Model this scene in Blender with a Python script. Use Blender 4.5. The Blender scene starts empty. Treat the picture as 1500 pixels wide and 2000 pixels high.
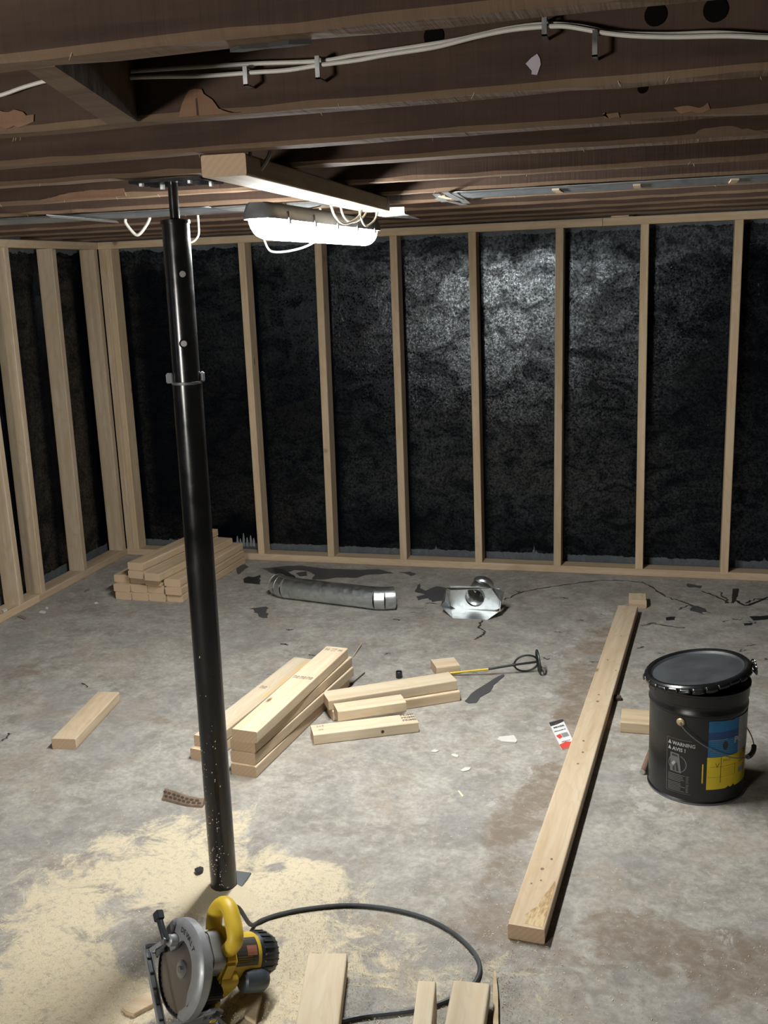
import bpy, bmesh, math, random
import numpy as np
from mathutils import Vector, Matrix, noise
random.seed(7)
PI = math.pi
sc = bpy.context.scene
COL = sc.collection

# ------------------------------------------------------------------ camera
F_PX = 1986.8
YAW, PITCH, ROLL = .2739, .2307, -.0368
CAM = Vector((2.9647, -5.0525, 1.5286))
H = 1.7448                                   # underside of the joists
_f = Vector((-math.sin(YAW)*math.cos(PITCH), math.cos(YAW)*math.cos(PITCH), -math.sin(PITCH)))
_r = Vector((math.cos(YAW), math.sin(YAW), 0))
_u = _r.cross(_f)
_R = _r*math.cos(ROLL) + _u*math.sin(ROLL)
_U = -_r*math.sin(ROLL) + _u*math.cos(ROLL)
cd = bpy.data.cameras.new('camera')
cd.sensor_fit = 'HORIZONTAL'; cd.sensor_width = 36; cd.lens = 36*F_PX/1500
cd.clip_start = .05; cd.clip_end = 60
cam = bpy.data.objects.new('camera', cd); COL.objects.link(cam)
m = Matrix((_R, _U, -_f)).transposed().to_4x4(); m.translation = CAM
cam.matrix_world = m
sc.camera = cam

# ------------------------------------------------------------------ world, exposure
w = bpy.data.worlds.new('basement_air'); sc.world = w; w.use_nodes = True
w.node_tree.nodes['Background'].inputs[0].default_value = (.75, .85, 1, 1)
w.node_tree.nodes['Background'].inputs[1].default_value = .02
vs = sc.view_settings
vs.view_transform = 'Standard'; vs.look = 'None'; vs.gamma = 1; vs.use_curve_mapping = False
vs.exposure = 0.03
LAMP = 230.0                                  # diffuser of the work light in view
LAMP_BACK = 150.0                              # the same kind of fixture behind the photographer

def at(px, py, z=0.0):                       # the point of a level plane seen at a spot of the photograph
    d = _f + _R*((px-750)/F_PX) - _U*((py-1000)/F_PX)
    return CAM + d*((z-CAM.z)/d.z)
def aty(px, py, y):
    d = _f + _R*((px-750)/F_PX) - _U*((py-1000)/F_PX)
    return CAM + d*((y-CAM.y)/d.y)

# ------------------------------------------------------------------ node materials
class NT:
    def __init__(s, name):
        s.m = bpy.data.materials.new(name); s.m.use_nodes = True
        s.t = s.m.node_tree; s.n = s.t.nodes; s.l = s.t.links
        s.b = s.n['Principled BSDF']
    def node(s, typ, **kw):
        n = s.n.new(typ)
        for k, v in kw.items():
            if k.startswith('i_'):
                key = k[2:]; key = int(key) if key.isdigit() else key.replace('_', ' ')
                n.inputs[key].default_value = v
            else: setattr(n, k, v)
        return n
    def link(s, a, b): s.l.new(a, b)
    def coords(s, scale=(1, 1, 1), rand=False, kind='Object'):
        c = s.node('ShaderNodeTexCoord').outputs[kind]
        if rand:
            oi = s.node('ShaderNodeObjectInfo')
            mu = s.node('ShaderNodeMath', operation='MULTIPLY', i_1=37.0); s.link(oi.outputs['Random'], mu.inputs[0])
            ad = s.node('ShaderNodeVectorMath', operation='ADD'); s.link(c, ad.inputs[0]); s.link(mu.outputs[0], ad.inputs[1]); c = ad.outputs[0]
        mp = s.node('ShaderNodeMapping'); mp.inputs['Scale'].default_value = scale
        s.link(c, mp.inputs['Vector']); return mp.outputs[0]
    def noise(s, vec, scale, detail=4, rough=.55, dist=0):
        n = s.node('ShaderNodeTexNoise'); n.inputs['Scale'].default_value = scale
        n.inputs['Detail'].default_value = detail; n.inputs['Roughness'].default_value = rough
        n.inputs['Distortion'].default_value = dist
        s.link(vec, n.inputs['Vector']); return n.outputs['Fac']
    def ramp(s, fac, stops):
        r = s.node('ShaderNodeValToRGB'); e = r.color_ramp.elements
        while len(e) > 1: e.remove(e[-1])
        for i, (p, c) in enumerate(stops):
            if not hasattr(c, '__len__'): c = (c, c, c)
            el = e[0] if i == 0 else e.new(p)
            el.position = p; el.color = (c[0], c[1], c[2], 1)
        s.link(fac, r.inputs[0]); return r.outputs[0]
    def mix(s, fac, a, b, mode='MIX'):
        n = s.node('ShaderNodeMix', data_type='RGBA', blend_type=mode)
        for k, v in ((0, fac), (6, a), (7, b)):
            if hasattr(v, 'type') and hasattr(v, 'node'): s.link(v, n.inputs[k])
            elif k == 0: n.inputs[0].default_value = v
            else: n.inputs[k].default_value = (v[0], v[1], v[2], 1)
        return n.outputs[2]
    def math(s, op, a, b=None, clamp=False):
        n = s.node('ShaderNodeMath', operation=op, use_clamp=clamp)
        for k, v in ((0, a), (1, b)):
            if v is None: continue
            if hasattr(v, 'node'): s.link(v, n.inputs[k])
            else: n.inputs[k].default_value = v
        return n.outputs[0]
    def bump(s, h, strength=.3, dist=.002, prev=None):
        b = s.node('ShaderNodeBump'); b.inputs['Strength'].default_value = strength; b.inputs['Distance'].default_value = dist
        s.link(h, b.inputs['Height'])
        if prev is not None: s.link(prev, b.inputs['Normal'])
        return b.outputs[0]
    def out(s, color=None, rough=None, metal=None, normal=None, spec=None):
        for k, v in (('Base Color', color), ('Roughness', rough), ('Metallic', metal), ('Normal', normal), ('Specular IOR Level', spec)):
            if v is None: continue
            if hasattr(v, 'node'): s.link(v, s.b.inputs[k])
            elif hasattr(v, '__len__'): s.b.inputs[k].default_value = (v[0], v[1], v[2], 1)
            else: s.b.inputs[k].default_value = v
        return s.m

def plain(name, col, rough=.5, metal=0, var=.15, scale=30, bump=.1, spec=.5):
    t = NT(name); v = t.coords()
    n = t.noise(v, scale, 4)
    c = t.mix(n, [x*(1-var) for x in col], [min(1, x*(1+var)) for x in col])
    r = t.ramp(n, [(.3, max(.02, rough-.08)), (.7, min(1, rough+.08))])
    return t.out(c, r, metal, t.bump(n, bump, .001), spec)

def pine(name, base=(.61, .50, .36), dark=(.47, .34, .21), end=False, knots=True, stain=None):
    t = NT(name)
    v0 = t.coords((1, 1, 1), True)
    if end:
        v = t.coords((1, 1, 1), True)
        wv = t.node('ShaderNodeTexWave', wave_type='RINGS', rings_direction='X'); wv.inputs['Scale'].default_value = 30
        wv.inputs['Distortion'].default_value = 1.5; wv.inputs['Detail'].default_value = 2
        t.link(v, wv.inputs['Vector'])
        g = wv.outputs['Fac']; n2 = t.noise(v, 220, 2)
        c = t.mix(t.math('MULTIPLY', g, .28), base, dark); c = t.mix(t.math('MULTIPLY', n2, .3), c, dark)
        return t.out(c, .8, 0, t.bump(n2, .3, .001), .2)
    v = t.coords((1.2, 26, 26), True)
    wob = t.noise(t.coords((2.2, 9, 9), True), 1.6, 3, .5, .6)
    fine = t.noise(t.coords((4, 150, 150), True), 2.0, 3, .6)
    ring = t.math('SINE', t.math('MULTIPLY', wob, 34.0)); ring = t.math('MULTIPLY_ADD', ring, .5); 
    ring.node.inputs[2].default_value = .5
    g = t.noise(v, 1.4, 3, .5)
    c = t.mix(t.ramp(g, [(.35, 0), (.7, .8)]), base, dark)
    c = t.mix(t.math('MULTIPLY', t.math('POWER', ring, 3.0), .38), c, dark)
    c = t.mix(t.math('MULTIPLY', fine, .16), c, [x*.55 for x in dark])
    oi = t.node('ShaderNodeObjectInfo')
    hv = t.node('ShaderNodeHueSaturation'); t.link(c, hv.inputs['Color'])
    t.link(t.ramp(oi.outputs['Random'], [(0, .88), (1, 1.08)]), hv.inputs['Value']); c = hv.outputs[0]
    if knots:
        vo = t.node('ShaderNodeTexVoronoi', feature='F1'); vo.inputs['Scale'].default_value = 1.0; vo.inputs['Randomness'].default_value = 1
        t.link(t.coords((3.4, 9.5, 3), True), vo.inputs['Vector'])
        k = t.ramp(vo.outputs['Distance'], [(.03, 1), (.055, .7), (.075, .12), (.12, 0)])
        c = t.mix(k, c, (.19, .10, .05))
    if stain:
        sn = t.noise(t.coords((3, 14, 14), True), 1.3, 3)
        c = t.mix(t.ramp(sn, [(.56, 0), (.68, .7)]), c, stain)
    bm = t.bump(t.math('ADD', fine, g), .25, .0012)
    return t.out(c, .72, 0, bm, .25)

M = {}
M['pine'] = pine('pine_planed'); M['pine_end'] = pine('pine_end_grain', (.50, .37, .25), (.38, .26, .16), end=True)
M['stud'] = pine('pine_stud', (.54, .42, .29), (.42, .30, .18))
M['stud_gray'] = pine('pine_stud_weathered', (.50, .40, .29), (.38, .28, .18), stain=(.36, .27, .15))
M['pale'] = pine('pine_fresh', (.68, .58, .43), (.55, .43, .28))
M['fixture_plank'] = pine('pine_old_plank', (.42, .34, .24), (.30, .22, .14))
M['splinter'] = pine('split_wood', (.60, .48, .32), (.45, .32, .2), knots=False)

def joist_mat(name, base, dark, light, chips=.0):
    t = NT(name)
    g = t.noise(t.coords((1.2, 22, 22), True), 1.5, 5, .6)
    blot = t.noise(t.coords((1.6, 5, 5), True), 1.6, 4, .6)
    saw = t.noise(t.coords((110, 3, 4), True), 1.0, 3, .6)
    c = t.mix(t.ramp(g, [(.3, 0), (.75, 1)]), base, dark)
    c = t.mix(t.ramp(blot, [(.5, 0), (.72, .55)]), c, light)
    c = t.mix(t.math('MULTIPLY', saw, .35), c, [x*.5 for x in dark])
    h = t.math('ADD', t.math('MULTIPLY', saw, .7), g)
    return t.out(c, .85, 0, t.bump(h, .5, .003), .15)
M['joist'] = joist_mat('old_joist_face', (.075, .047, .034), (.036, .023, .017), (.112, .072, .052))
M['joist_under'] = joist_mat('old_joist_underside', (.165, .108, .070), (.095, .062, .041), (.225, .155, .102))  # lighter than the face: scraped wood, with some bounce light painted in
M['chip'] = joist_mat('torn_wood', (.23, .135, .082), (.14, .08, .05), (.33, .215, .14))
M['subfloor'] = joist_mat('subfloor_boards', (.06, .036, .024), (.03, .018, .012), (.08, .05, .03))

def membrane():
    t = NT('tar_membrane'); v = t.coords()
    big = t.noise(v, 5, 5, .6); mid = t.noise(t.coords((1, 1, .7)), 105, 5, .6, .6); fine = t.noise(v, 190, 4, .7)
    vo = t.node('ShaderNodeTexVoronoi', feature='F1'); vo.inputs['Scale'].default_value = 130; t.link(v, vo.inputs['Vector'])
    c = t.mix(big, (.0012, .0020, .0034), (.0026, .0038, .0058))
    c = t.mix(t.ramp(t.noise(t.coords((.6, 1, 2.2)), 3.2, 6, .6, 1.0), [(.5, 0), (.66, .6)]), c, (.0065, .0065, .006))
    # bare painted concrete left at the foot and along the top, with a brushed edge
    sep = t.node('ShaderNodeSeparateXYZ'); tc = t.node('ShaderNodeTexCoord'); t.link(tc.outputs['Object'], sep.inputs[0])
    z = sep.outputs[2]
    ed = t.noise(t.coords((9, 9, .7)), 2.4, 5, .7)
    lo = t.math('LESS_THAN', z, t.math('MULTIPLY_ADD', t.ramp(ed, [(.35, 0), (.62, .12), (.70, .6), (.76, 1)]), .07)); 
    lo.node.inputs[1].links[0].from_node.inputs[2].default_value = .062
    ed2 = t.noise(t.coords((5, 5, 3)), 1.6, 5, .7)
    hi = t.math('GREATER_THAN', z, t.math('MULTIPLY_ADD', ed2, -.09)); hi.node.inputs[1].links[0].from_node.inputs[2].default_value = 1.735
    bare = t.mix(t.noise(t.coords((4, 4, 1)), 8, 5, .6), (.05, .058, .066), (.11, .12, .125))
    mask = t.math('MAXIMUM', lo, hi)
    c = t.mix(mask, c, bare)
    r = t.ramp(t.noise(v, 9, 5, .7), [(.3, .20), (.7, .34)])
    r = t.ramp(t.noise(v, 9, 5, .7), [(.3, .055), (.7, .10)])
    dull = t.ramp(t.math('ADD', z, t.math('MULTIPLY_ADD', t.noise(v, 7, 5, .7), .5)), [(.0, 0), (1, 1)])
    dz = t.math('ADD', z, t.math('MULTIPLY', t.noise(v, 6, 5, .7), .45))
    dull = t.math('MULTIPLY', t.math('SUBTRACT', dz, 1.74), 9.0, clamp=True)
    r = t.mix(dull, r, (.55, .55, .55)); r = t.mix(mask, r, (.75, .75, .75))
    ridge = t.math('ABSOLUTE', t.math('SUBTRACT', mid, .5))
    n1 = t.bump(big, 1, .003); n2 = t.bump(ridge, 1, .0009, n1); n3 = t.bump(fine, 1, .0003, n2)
    t.b.inputs['Specular Tint'].default_value = (.84, .93, 1, 1)
    gl = t.ramp(t.noise(v, 95, 7, .78, .3), [(.42, .16), (.60, 1)])
    gp = t.ramp(t.noise(t.coords((1, 1, 1.6)), 5.5, 6, .7, 1.2), [(.40, .25), (.56, 1)])
    spm = t.math('MULTIPLY', t.math('MULTIPLY', gl, gp), 1.0)
    return t.out(c, r, 0, n3, spm)
M['membrane'] = membrane()

def concrete():
    t = NT('concrete_slab'); v = t.coords()
    big = t.noise(v, 1.7, 6, .62, .4); mid = t.noise(v, 8, 7, .65, .3); fine = t.noise(v, 60, 5, .7); vf = t.noise(v, 260, 3, .7)
    m2 = t.noise(v, 26, 7, .72, .4)
    c = t.mix(t.ramp(big, [(.34, 0), (.66, 1)]), (.262, .243, .208), (.335, .314, .272))
    c = t.mix(t.ramp(m2, [(.40, .6), (.54, 0)]), c, (.175, .162, .142))
    c = t.mix(t.ramp(m2, [(.53, 0), (.66, .6)]), c, (.44, .418, .362))
    c = t.mix(t.ramp(mid, [(.42, 0), (.66, .75)]), c, (.43, .41, .365))
    c = t.mix(t.ramp(t.noise(v, 3.1, 6, .6, .8), [(.52, 0), (.64, .45)]), c, (.21, .203, .20))
    c = t.mix(t.ramp(t.noise(v, 4.3, 5, .6, .6), [(.54, 0), (.64, .45)]), c, (.31, .245, .19))
    c = t.mix(t.ramp(fine, [(.40, .35), (.55, 0)]), c, (.17, .162, .15))
    at_ = t.node('ShaderNodeAttribute', attribute_name='wear', attribute_type='GEOMETRY')
    sp = t.node('ShaderNodeSeparateColor'); t.link(at_.outputs['Color'], sp.inputs[0])
    wob = t.noise(v, 11, 7, .7, .6)
    def msk(ch, lo, hi, mx):
        s_ = t.math('ADD', sp.outputs[ch], t.math('MULTIPLY_ADD', wob, 2.6)); s_.node.inputs[1].links[0].from_node.inputs[2].default_value = -1.3
        return t.ramp(s_, [(lo, 0), (hi, mx)])
    st = t.math('MULTIPLY', msk(1, .34, .74, .95), t.ramp(m2, [(.40, 1), (.62, .45)]))
    c = t.mix(st, c, t.mix(mid, (.150, .112, .082), (.245, .195, .150)))
    wh = msk(2, .46, .62, .8); c = t.mix(wh, c, t.mix(fine, (.36, .33, .31), (.50, .47, .44)))
    wob = t.noise(v, 8, 8, .74, .9); du = msk(0, .50, .82, 1.0)
    grain = t.ramp(fine, [(.34, .45), (.5, 1)])
    c = t.mix(t.math('MULTIPLY', du, grain), c, t.mix(vf, (.48, .405, .28), (.68, .595, .43)))
    h = t.math('ADD', t.math('MULTIPLY', mid, .6), t.math('ADD', t.math('MULTIPLY', fine, .35), t.math('MULTIPLY', t.math('MULTIPLY', du, vf), .5)))
    return t.out(c, t.ramp(mid, [(.3, .62), (.7, .85)]), 0, t.bump(h, .5, .006), .3)
M['concrete'] = concrete()

def metal(name, col=(.55, .58, .60), rough=.26):
    t = NT(name); v = t.coords()
    vo = t.node('ShaderNodeTexVoronoi', feature='F1'); vo.inputs['Scale'].default_value = 55; t.link(v, vo.inputs['Vector'])
    sp = t.node('ShaderNodeSeparateColor'); t.link(vo.outputs['Color'], sp.inputs[0])
    r = t.ramp(sp.outputs[0], [(0, rough-.03), (1, rough+.05)])
    c = t.mix(sp.outputs[1], [x*.82 for x in col], col)
    d = t.noise(v, 7, 3, .5)
    return t.out(c, r, 1, t.bump(d, .3, .0012))
M['galv'] = metal('galvanised_steel', (.70, .74, .75), .36)
M['galv_dull'] = metal('galvanised_dull', (.38, .41, .43), .4)
M['black_steel'] = plain('black_painted_steel', (.0065, .0068, .0075), .24, 0, .3, 14, .04, .6)
M['bare_steel'] = plain('bare_steel', (.42, .42, .42), .38, 1, .2, 40)
M['pin'] = plain('zinc_pin', (.42, .40, .37), .6, .2, .1)
M['plaster'] = plain('plaster_splash', (.38, .34, .38), .9)
M['tar'] = plain('tar_spill', (.020, .021, .024), .38, 0, .5, 60, .6)
M['tar_gray'] = plain('tar_spill_worn', (.062, .062, .064), .55, 0, .5, 90, .8)
M['hole'] = plain('dark_hole', (.004, .0035, .003), .95, 0, .2, 20, 0, .05)
M['crack'] = plain('crack_dirt', (.03, .029, .027), .9)
M['black_rubber'] = plain('black_rubber', (.022, .024, .027), .55, 0, .2, 60, .2)
M['cord'] = plain('cord_rubber', (.042, .047, .052), .55, 0, .3, 60, .2)
M['white_cable'] = plain('white_cable', (.50, .48, .43), .5, 0, .15, 60)
M['gray_cable'] = plain('gray_cable', (.30, .29, .27), .5, 0, .15, 60)
M['bag'] = plain('plastic_gray', (.10, .105, .11), .5, 0, .1)
M['yellow'] = plain('yellow_plastic', (.60, .41, .028), .48, 0, .14, 40, .2)
M['yellow_rod'] = plain('yellow_rod', (.62, .44, .02), .4, 0, .2, 90)
M['gray_cast'] = plain('gray_cast_metal', (.27, .28, .29), .42, .35, .15, 60, .3)
M['dark_cast'] = plain('dark_cast_metal', (.14, .14, .142), .45, .4, .2, 60, .3)
M['blade'] = plain('saw_blade_steel', (.24, .215, .20), .35, .85, .3, 25)
M['black_plastic'] = plain('black_plastic', (.018, .021, .025), .42, 0, .2, 60, .2)
M['knob'] = plain('knob_plastic', (.045, .058, .068), .38, 0, .2, 60, .2)
M['label_dark'] = plain('rating_plate', (.05, .045, .035), .4)
M['red'] = plain('red_print', (.55, .07, .05), .5)
M['red_dim'] = plain('faded_red_print', (.32, .12, .08), .5)
M['white'] = plain('white_card', (.66, .66, .65), .6, 0, .08)
M['ink'] = plain('black_ink', (.03, .03, .032), .7)
M['ink_wood'] = plain('gray_stamp_ink', (.12, .10, .085), .8)
M['print_white'] = plain('white_print', (.34, .34, .34), .6)
M['print_gray'] = plain('gray_print', (.13, .13, .13), .6)
M['blue'] = plain('blue_label', (.012, .12, .27), .5, 0, .35, 18)
M['blue_deep'] = plain('deep_blue_label', (.014, .05, .16), .5, 0, .35, 18)
M['blue_line'] = plain('pale_blue_print', (.10, .28, .42), .5)
M['yellow_label'] = plain('yellow_label', (.60, .45, .015), .5, 0, .2, 25)
M['yellow_ink'] = plain('ochre_print', (.22, .15, .01), .6)
M['gray_label'] = plain('gray_label', (.25, .26, .27), .5, 0, .3, 20)
M['pail'] = plain('pail_black_enamel', (.0075, .008, .009), .34, 0, .6, 12, .1, .55)
M['pail_lid'] = plain('dusty_pail_lid', (.034, .037, .040), .5, 0, .5, 14, .15)
M['scuff'] = plain('bare_rim_metal', (.30, .30, .30), .4, .8)
M['brass'] = plain('rusty_brass', (.42, .33, .20), .5, .5, .5, 200)
M['dowel'] = plain('dirty_dowel', (.16, .095, .065), .8, 0, .4, 60, .4)
M['rot'] = plain('rotten_wood', (.20, .145, .105), .9, 0, .5, 60, .6)
M['rot_dark'] = plain('rotten_wood_dark', (.07, .045, .032), .9, 0, .4, 60)
M['concrete_wall'] = plain('foundation_wall', (.10, .10, .10), .85, 0, .3, 8, .4)
M['white_wall'] = plain('white_painted_wall', (.24, .225, .20), .85, 0, .05, 8, .2)
M['shaving'] = plain('wood_shaving', (.76, .64, .44), .8, 0, .2)
M['paper'] = plain('paper_scrap', (.58, .56, .52), .7)
M['housing'] = plain('gray_fixture_housing', (.13, .135, .14), .5)
def emit(name, s, col=(.97, .98, .96)):
    t = NT(name); t.b.inputs['Emission Color'].default_value = (*col, 1); t.b.inputs['Emission Strength'].default_value = s
    t.b.inputs['Base Color'].default_value = (.8, .8, .8, 1); return t.m
M['lamp'] = emit('lit_diffuser', LAMP); M['lamp_back'] = emit('lit_diffuser_back', LAMP_BACK, (1, .965, .90))

# ------------------------------------------------------------------ mesh helpers
class MB:
    def __init__(s): s.v = []; s.f = []; s.m = []
    def add(s, vs_, fs, mi=0):
        o = len(s.v); s.v += [tuple(v) for v in vs_]
        for f in fs: s.f.append(tuple(i+o for i in f)); s.m.append(mi)
        return s
    def box(s, a, b, mi=0, mat=None):
        vs_ = [Vector((x, y, z)) for x in (a[0], b[0]) for y in (a[1], b[1]) for z in (a[2], b[2])]
        if mat: vs_ = [mat @ v for v in vs_]
        return s.add(vs_, [(0, 1, 3, 2), (4, 6, 7, 5), (0, 4, 5, 1), (2, 3, 7, 6), (0, 2, 6, 4), (1, 5, 7, 3)], mi)
    def prism(s, poly, h0, h1, axis='z', mi=0, mat=None, endmi=None):     # poly in the plane across the axis
        def P(a, b, h):
            v = {'z': (a, b, h), 'y': (a, h, b), 'x': (h, a, b)}[axis]
            v = Vector(v); return mat @ v if mat else v
        n = len(poly)
        vs_ = [P(a, b, h0) for a, b in poly] + [P(a, b, h1) for a, b in poly]
        s.add(vs_, [(i, (i+1) % n, n+(i+1) % n, n+i) for i in range(n)], mi)
        o = len(s.v)-2*n
        s.f.append(tuple(o+i for i in reversed(range(n)))); s.m.append(mi if endmi is None else endmi)
        s.f.append(tuple(o+n+i for i in range(n))); s.m.append(mi if endmi is None else endmi)
        return s
    def tube(s, pts, r, seg=10, mi=0, closed=False, squash=None, cap=True):
        pts = [Vector(p) for p in pts]; n = len(pts); rs = r if hasattr(r, '__len__') else [r]*n
        ref = None; rings = []
        for i in range(n):
            if closed: t = pts[(i+1) % n]-pts[i-1]
            else: t = pts[min(i+1, n-1)]-pts[max(i-1, 0)]
            t.normalize()
            if ref is None:
                ref = Vector((0, 0, 1)) if abs(t.z) < .9 else Vector((1, 0, 0))
                if squash is not None: ref = Vector(squash[2])
            a = (ref-t*ref.dot(t)).normalized(); ref = a; b = t.cross(a)
            sa, sb = (squash[0], squash[1]) if squash is not None else (1, 1)
            rings.append([pts[i]+a*(math.cos(2*PI*k/seg)*rs[i]*sa)+b*(math.sin(2*PI*k/seg)*rs[i]*sb) for k in range(seg)])
        vs_ = [v for rg in rings for v in rg]; fs = []
        for i in range(n if closed else n-1):
            j = (i+1) % n
            for k in range(seg): fs.append((i*seg+k, i*seg+(k+1) % seg, j*seg+(k+1) % seg, j*seg+k))
        if not closed and cap: fs += [tuple(reversed(range(seg))), tuple((n-1)*seg+k for k in range(seg))]
        return s.add(vs_, fs, mi)
    def lathe(s, prof, seg=40, mi=0, mat=None):                 # prof (r, z) from bottom to top; ends closed if r is 0
        vs_ = []; fs = []
        for r_, z in prof:
            for k in range(seg):
                v = Vector((r_*math.cos(2*PI*k/seg), r_*math.sin(2*PI*k/seg), z)); vs_.append(mat @ v if mat else v)
        for i in range(len(prof)-1):
            for k in range(seg): fs.append((i*seg+k, i*seg+(k+1) % seg, (i+1)*seg+(k+1) % seg, (i+1)*seg+k))
        return s.add(vs_, fs, mi)
    def build(s, name, mats, parent=None, smooth=False, bevel=0, weld=False):
        me = bpy.data.meshes.new(name); me.from_pydata(s.v, [], s.f)
        if not isinstance(mats, (list, tuple)): mats = [mats]
        for x in mats: me.materials.append(M[x] if isinstance(x, str) else x)
        me.polygons.foreach_set('material_index', s.m)
        bm = bmesh.new(); bm.from_mesh(me)
        bmesh.ops.remove_doubles(bm, verts=bm.verts, dist=1e-6)
        bmesh.ops.recalc_face_normals(bm, faces=bm.faces)
        if bevel:
            es = [e for e in bm.edges if len(e.link_faces) == 2 and e.calc_face_angle(0) > .6]
            bmesh.ops.bevel(bm, geom=es, offset=bevel, segments=2, affect='EDGES', clamp_overlap=True)
        bm.to_mesh(me); bm.free()
        if smooth:
            for p in me.polygons: p.use_smooth = True
            try: me.set_sharp_from_angle(angle=math.radians(38))
            except Exception: pass
        o = bpy.data.objects.new(name, me); COL.objects.link(o)
        if parent: o.parent = parent
        return o

def tag(o, label=None, cat=None, group=None, kind=None):
    if label: o['label'] = label
    if cat: o['category'] = cat
    if group: o['group'] = group
    if kind: o['kind'] = kind
    return o
def empty(name, loc=(0, 0, 0), label=None, cat=None, group=None, rotz=0, parent=None):
    o = bpy.data.objects.new(name, None); COL.objects.link(o); o.empty_display_size = .1
    o.location = loc; o.rotation_euler = (0, 0, rotz)
    if parent: o.parent = parent
    return tag(o, label, cat, group)
def smooth_path(pts, n=8):
    pts = [Vector(p) for p in pts]; out = []
    for i in range(len(pts)-1):
        p0 = pts[max(i-1, 0)]; p1 = pts[i]; p2 = pts[i+1]; p3 = pts[min(i+2, len(pts)-1)]
        for k in range(n):
            t = k/n
            out.append(.5*((2*p1)+(p2-p0)*t+(2*p0-5*p1+4*p2-p3)*t*t+(3*p1-p0-3*p2+p3)*t**3))
    out.append(pts[-1]); return out

def rrect(w_, t_, r=.004, k=3):
    out = []
    for cx, cy, a0 in ((w_/2-r, t_/2-r, 0), (-w_/2+r, t_/2-r, 90), (-w_/2+r, -t_/2+r, 180), (w_/2-r, -t_/2+r, 270)):
        for i in range(k+1):
            a = math.radians(a0+90*i/k); out.append((cx+r*math.cos(a), cy+r*math.sin(a)))
    return out
def board_mesh(L, W=.089, T=.038, r=.004, warp=0):
    mb = MB(); prof = rrect(W, T, r); n = len(prof); N = max(2, int(L/.25))
    rings = []
    for i in range(N+1):
        x = -L/2+L*i/N; dz = warp*math.sin(PI*i/N)
        rings.append([(x, a, b+dz+T/2) for a, b in prof])
    vs_ = [v for g in rings for v in g]
    mb.add(vs_, [(i*n+k, i*n+(k+1) % n, (i+1)*n+(k+1) % n, (i+1)*n+k) for i in range(N) for k in range(n)], 0)
    o = len(mb.v)-len(vs_)
    mb.f += [tuple(o+k for k in reversed(range(n))), tuple(o+N*n+k for k in range(n))]; mb.m += [1, 1]
    return mb
def board(name, a, b, z=0, W=.089, T=.038, mats=('pine', 'pine_end'), parent=None, roll=0, r=.004, zb=None):
    """a plank whose underside centre line runs from a to b (x, y)"""
    a = Vector((a[0], a[1], z)); b = Vector((b[0], b[1], z if zb is None else zb)); d = b-a
    o = board_mesh(d.length, W, T, r).build(name, mats, parent)
    x = d.normalized(); y = Vector((0, 0, 1)).cross(x).normalized(); zz = x.cross(y)
    mt = Matrix((x, y, zz)).transposed().to_4x4() @ Matrix.Rotation(roll, 4, 'X'); mt.translation = (a+b)/2
    o.matrix_world = mt
    return o

def text_mesh(body, size, mat, name='print', parent=None, fn=None, bold=0.0, align='LEFT', sx=1.0):
    cu = bpy.data.curves.new('txt', 'FONT'); cu.body = body; cu.size = size; cu.offset = bold; cu.resolution_u = 2; cu.align_x = align
    tmp = bpy.data.objects.new('txt', cu); COL.objects.link(tmp)
    dg = bpy.context.evaluated_depsgraph_get(); dg.update()
    me = bpy.data.meshes.new_from_object(tmp.evaluated_get(dg))
    bpy.data.objects.remove(tmp); bpy.data.curves.remove(cu)
    for v in me.vertices:
        p = Vector((v.co.x*sx, v.co.y, 0)); v.co = fn(p) if fn else p
    me.materials.clear(); me.materials.append(M[mat])
    o = bpy.data.objects.new(name, me); COL.objects.link(o)
    if parent: o.parent = parent
    return o

# ================================================================== SETTING
# floor: one slab, wear stored per vertex where the marks are, the post's painted shadow included
X0, X1, Y0, Y1 = -.13, 7.2, -7.2, .13
def blob(pts, z=0): return [(at(x, y).x, at(x, y).y, s_, w_) for x, y, s_, w_ in pts]
dust_b = blob([(430,1640,.10,.45),(580,1700,.10,.75),(330,1640,.10,.5),(520,1750,.09,.8),(620,1740,.08,.7),(380,1730,.09,.75),(250,1720,.12,.5),(120,1680,.12,.35),
  (80,1850,.12,.5),(200,1900,.09,.6),(60,1960,.10,.65),(350,1790,.06,.5),(560,1900,.06,.75),(600,1820,.10,.45),(570,1980,.06,.7),(290,1960,.08,.55),(300,1580,.12,.25),(560,1530,.12,.28),
  (720,1850,.12,.32),(800,1930,.12,.34),(950,1850,.12,.25),(1000,1950,.1,.3),(450,1985,.08,.6),(100,1770,.12,.45),(160,1990,.1,.5),(690,1460,.1,.12),(480,1600,.06,.3)])
dust_gap_shade = blob([(700,1620,.10,.55),(620,1640,.05,.45),(560,1610,.05,.35),(270,1880,.04,.6),(210,1930,.03,.35),(545,1695,.02,.8),(240,1760,.04,.4)])  # bare spots; those right of the post paint its shadow into the sawdust
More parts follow.
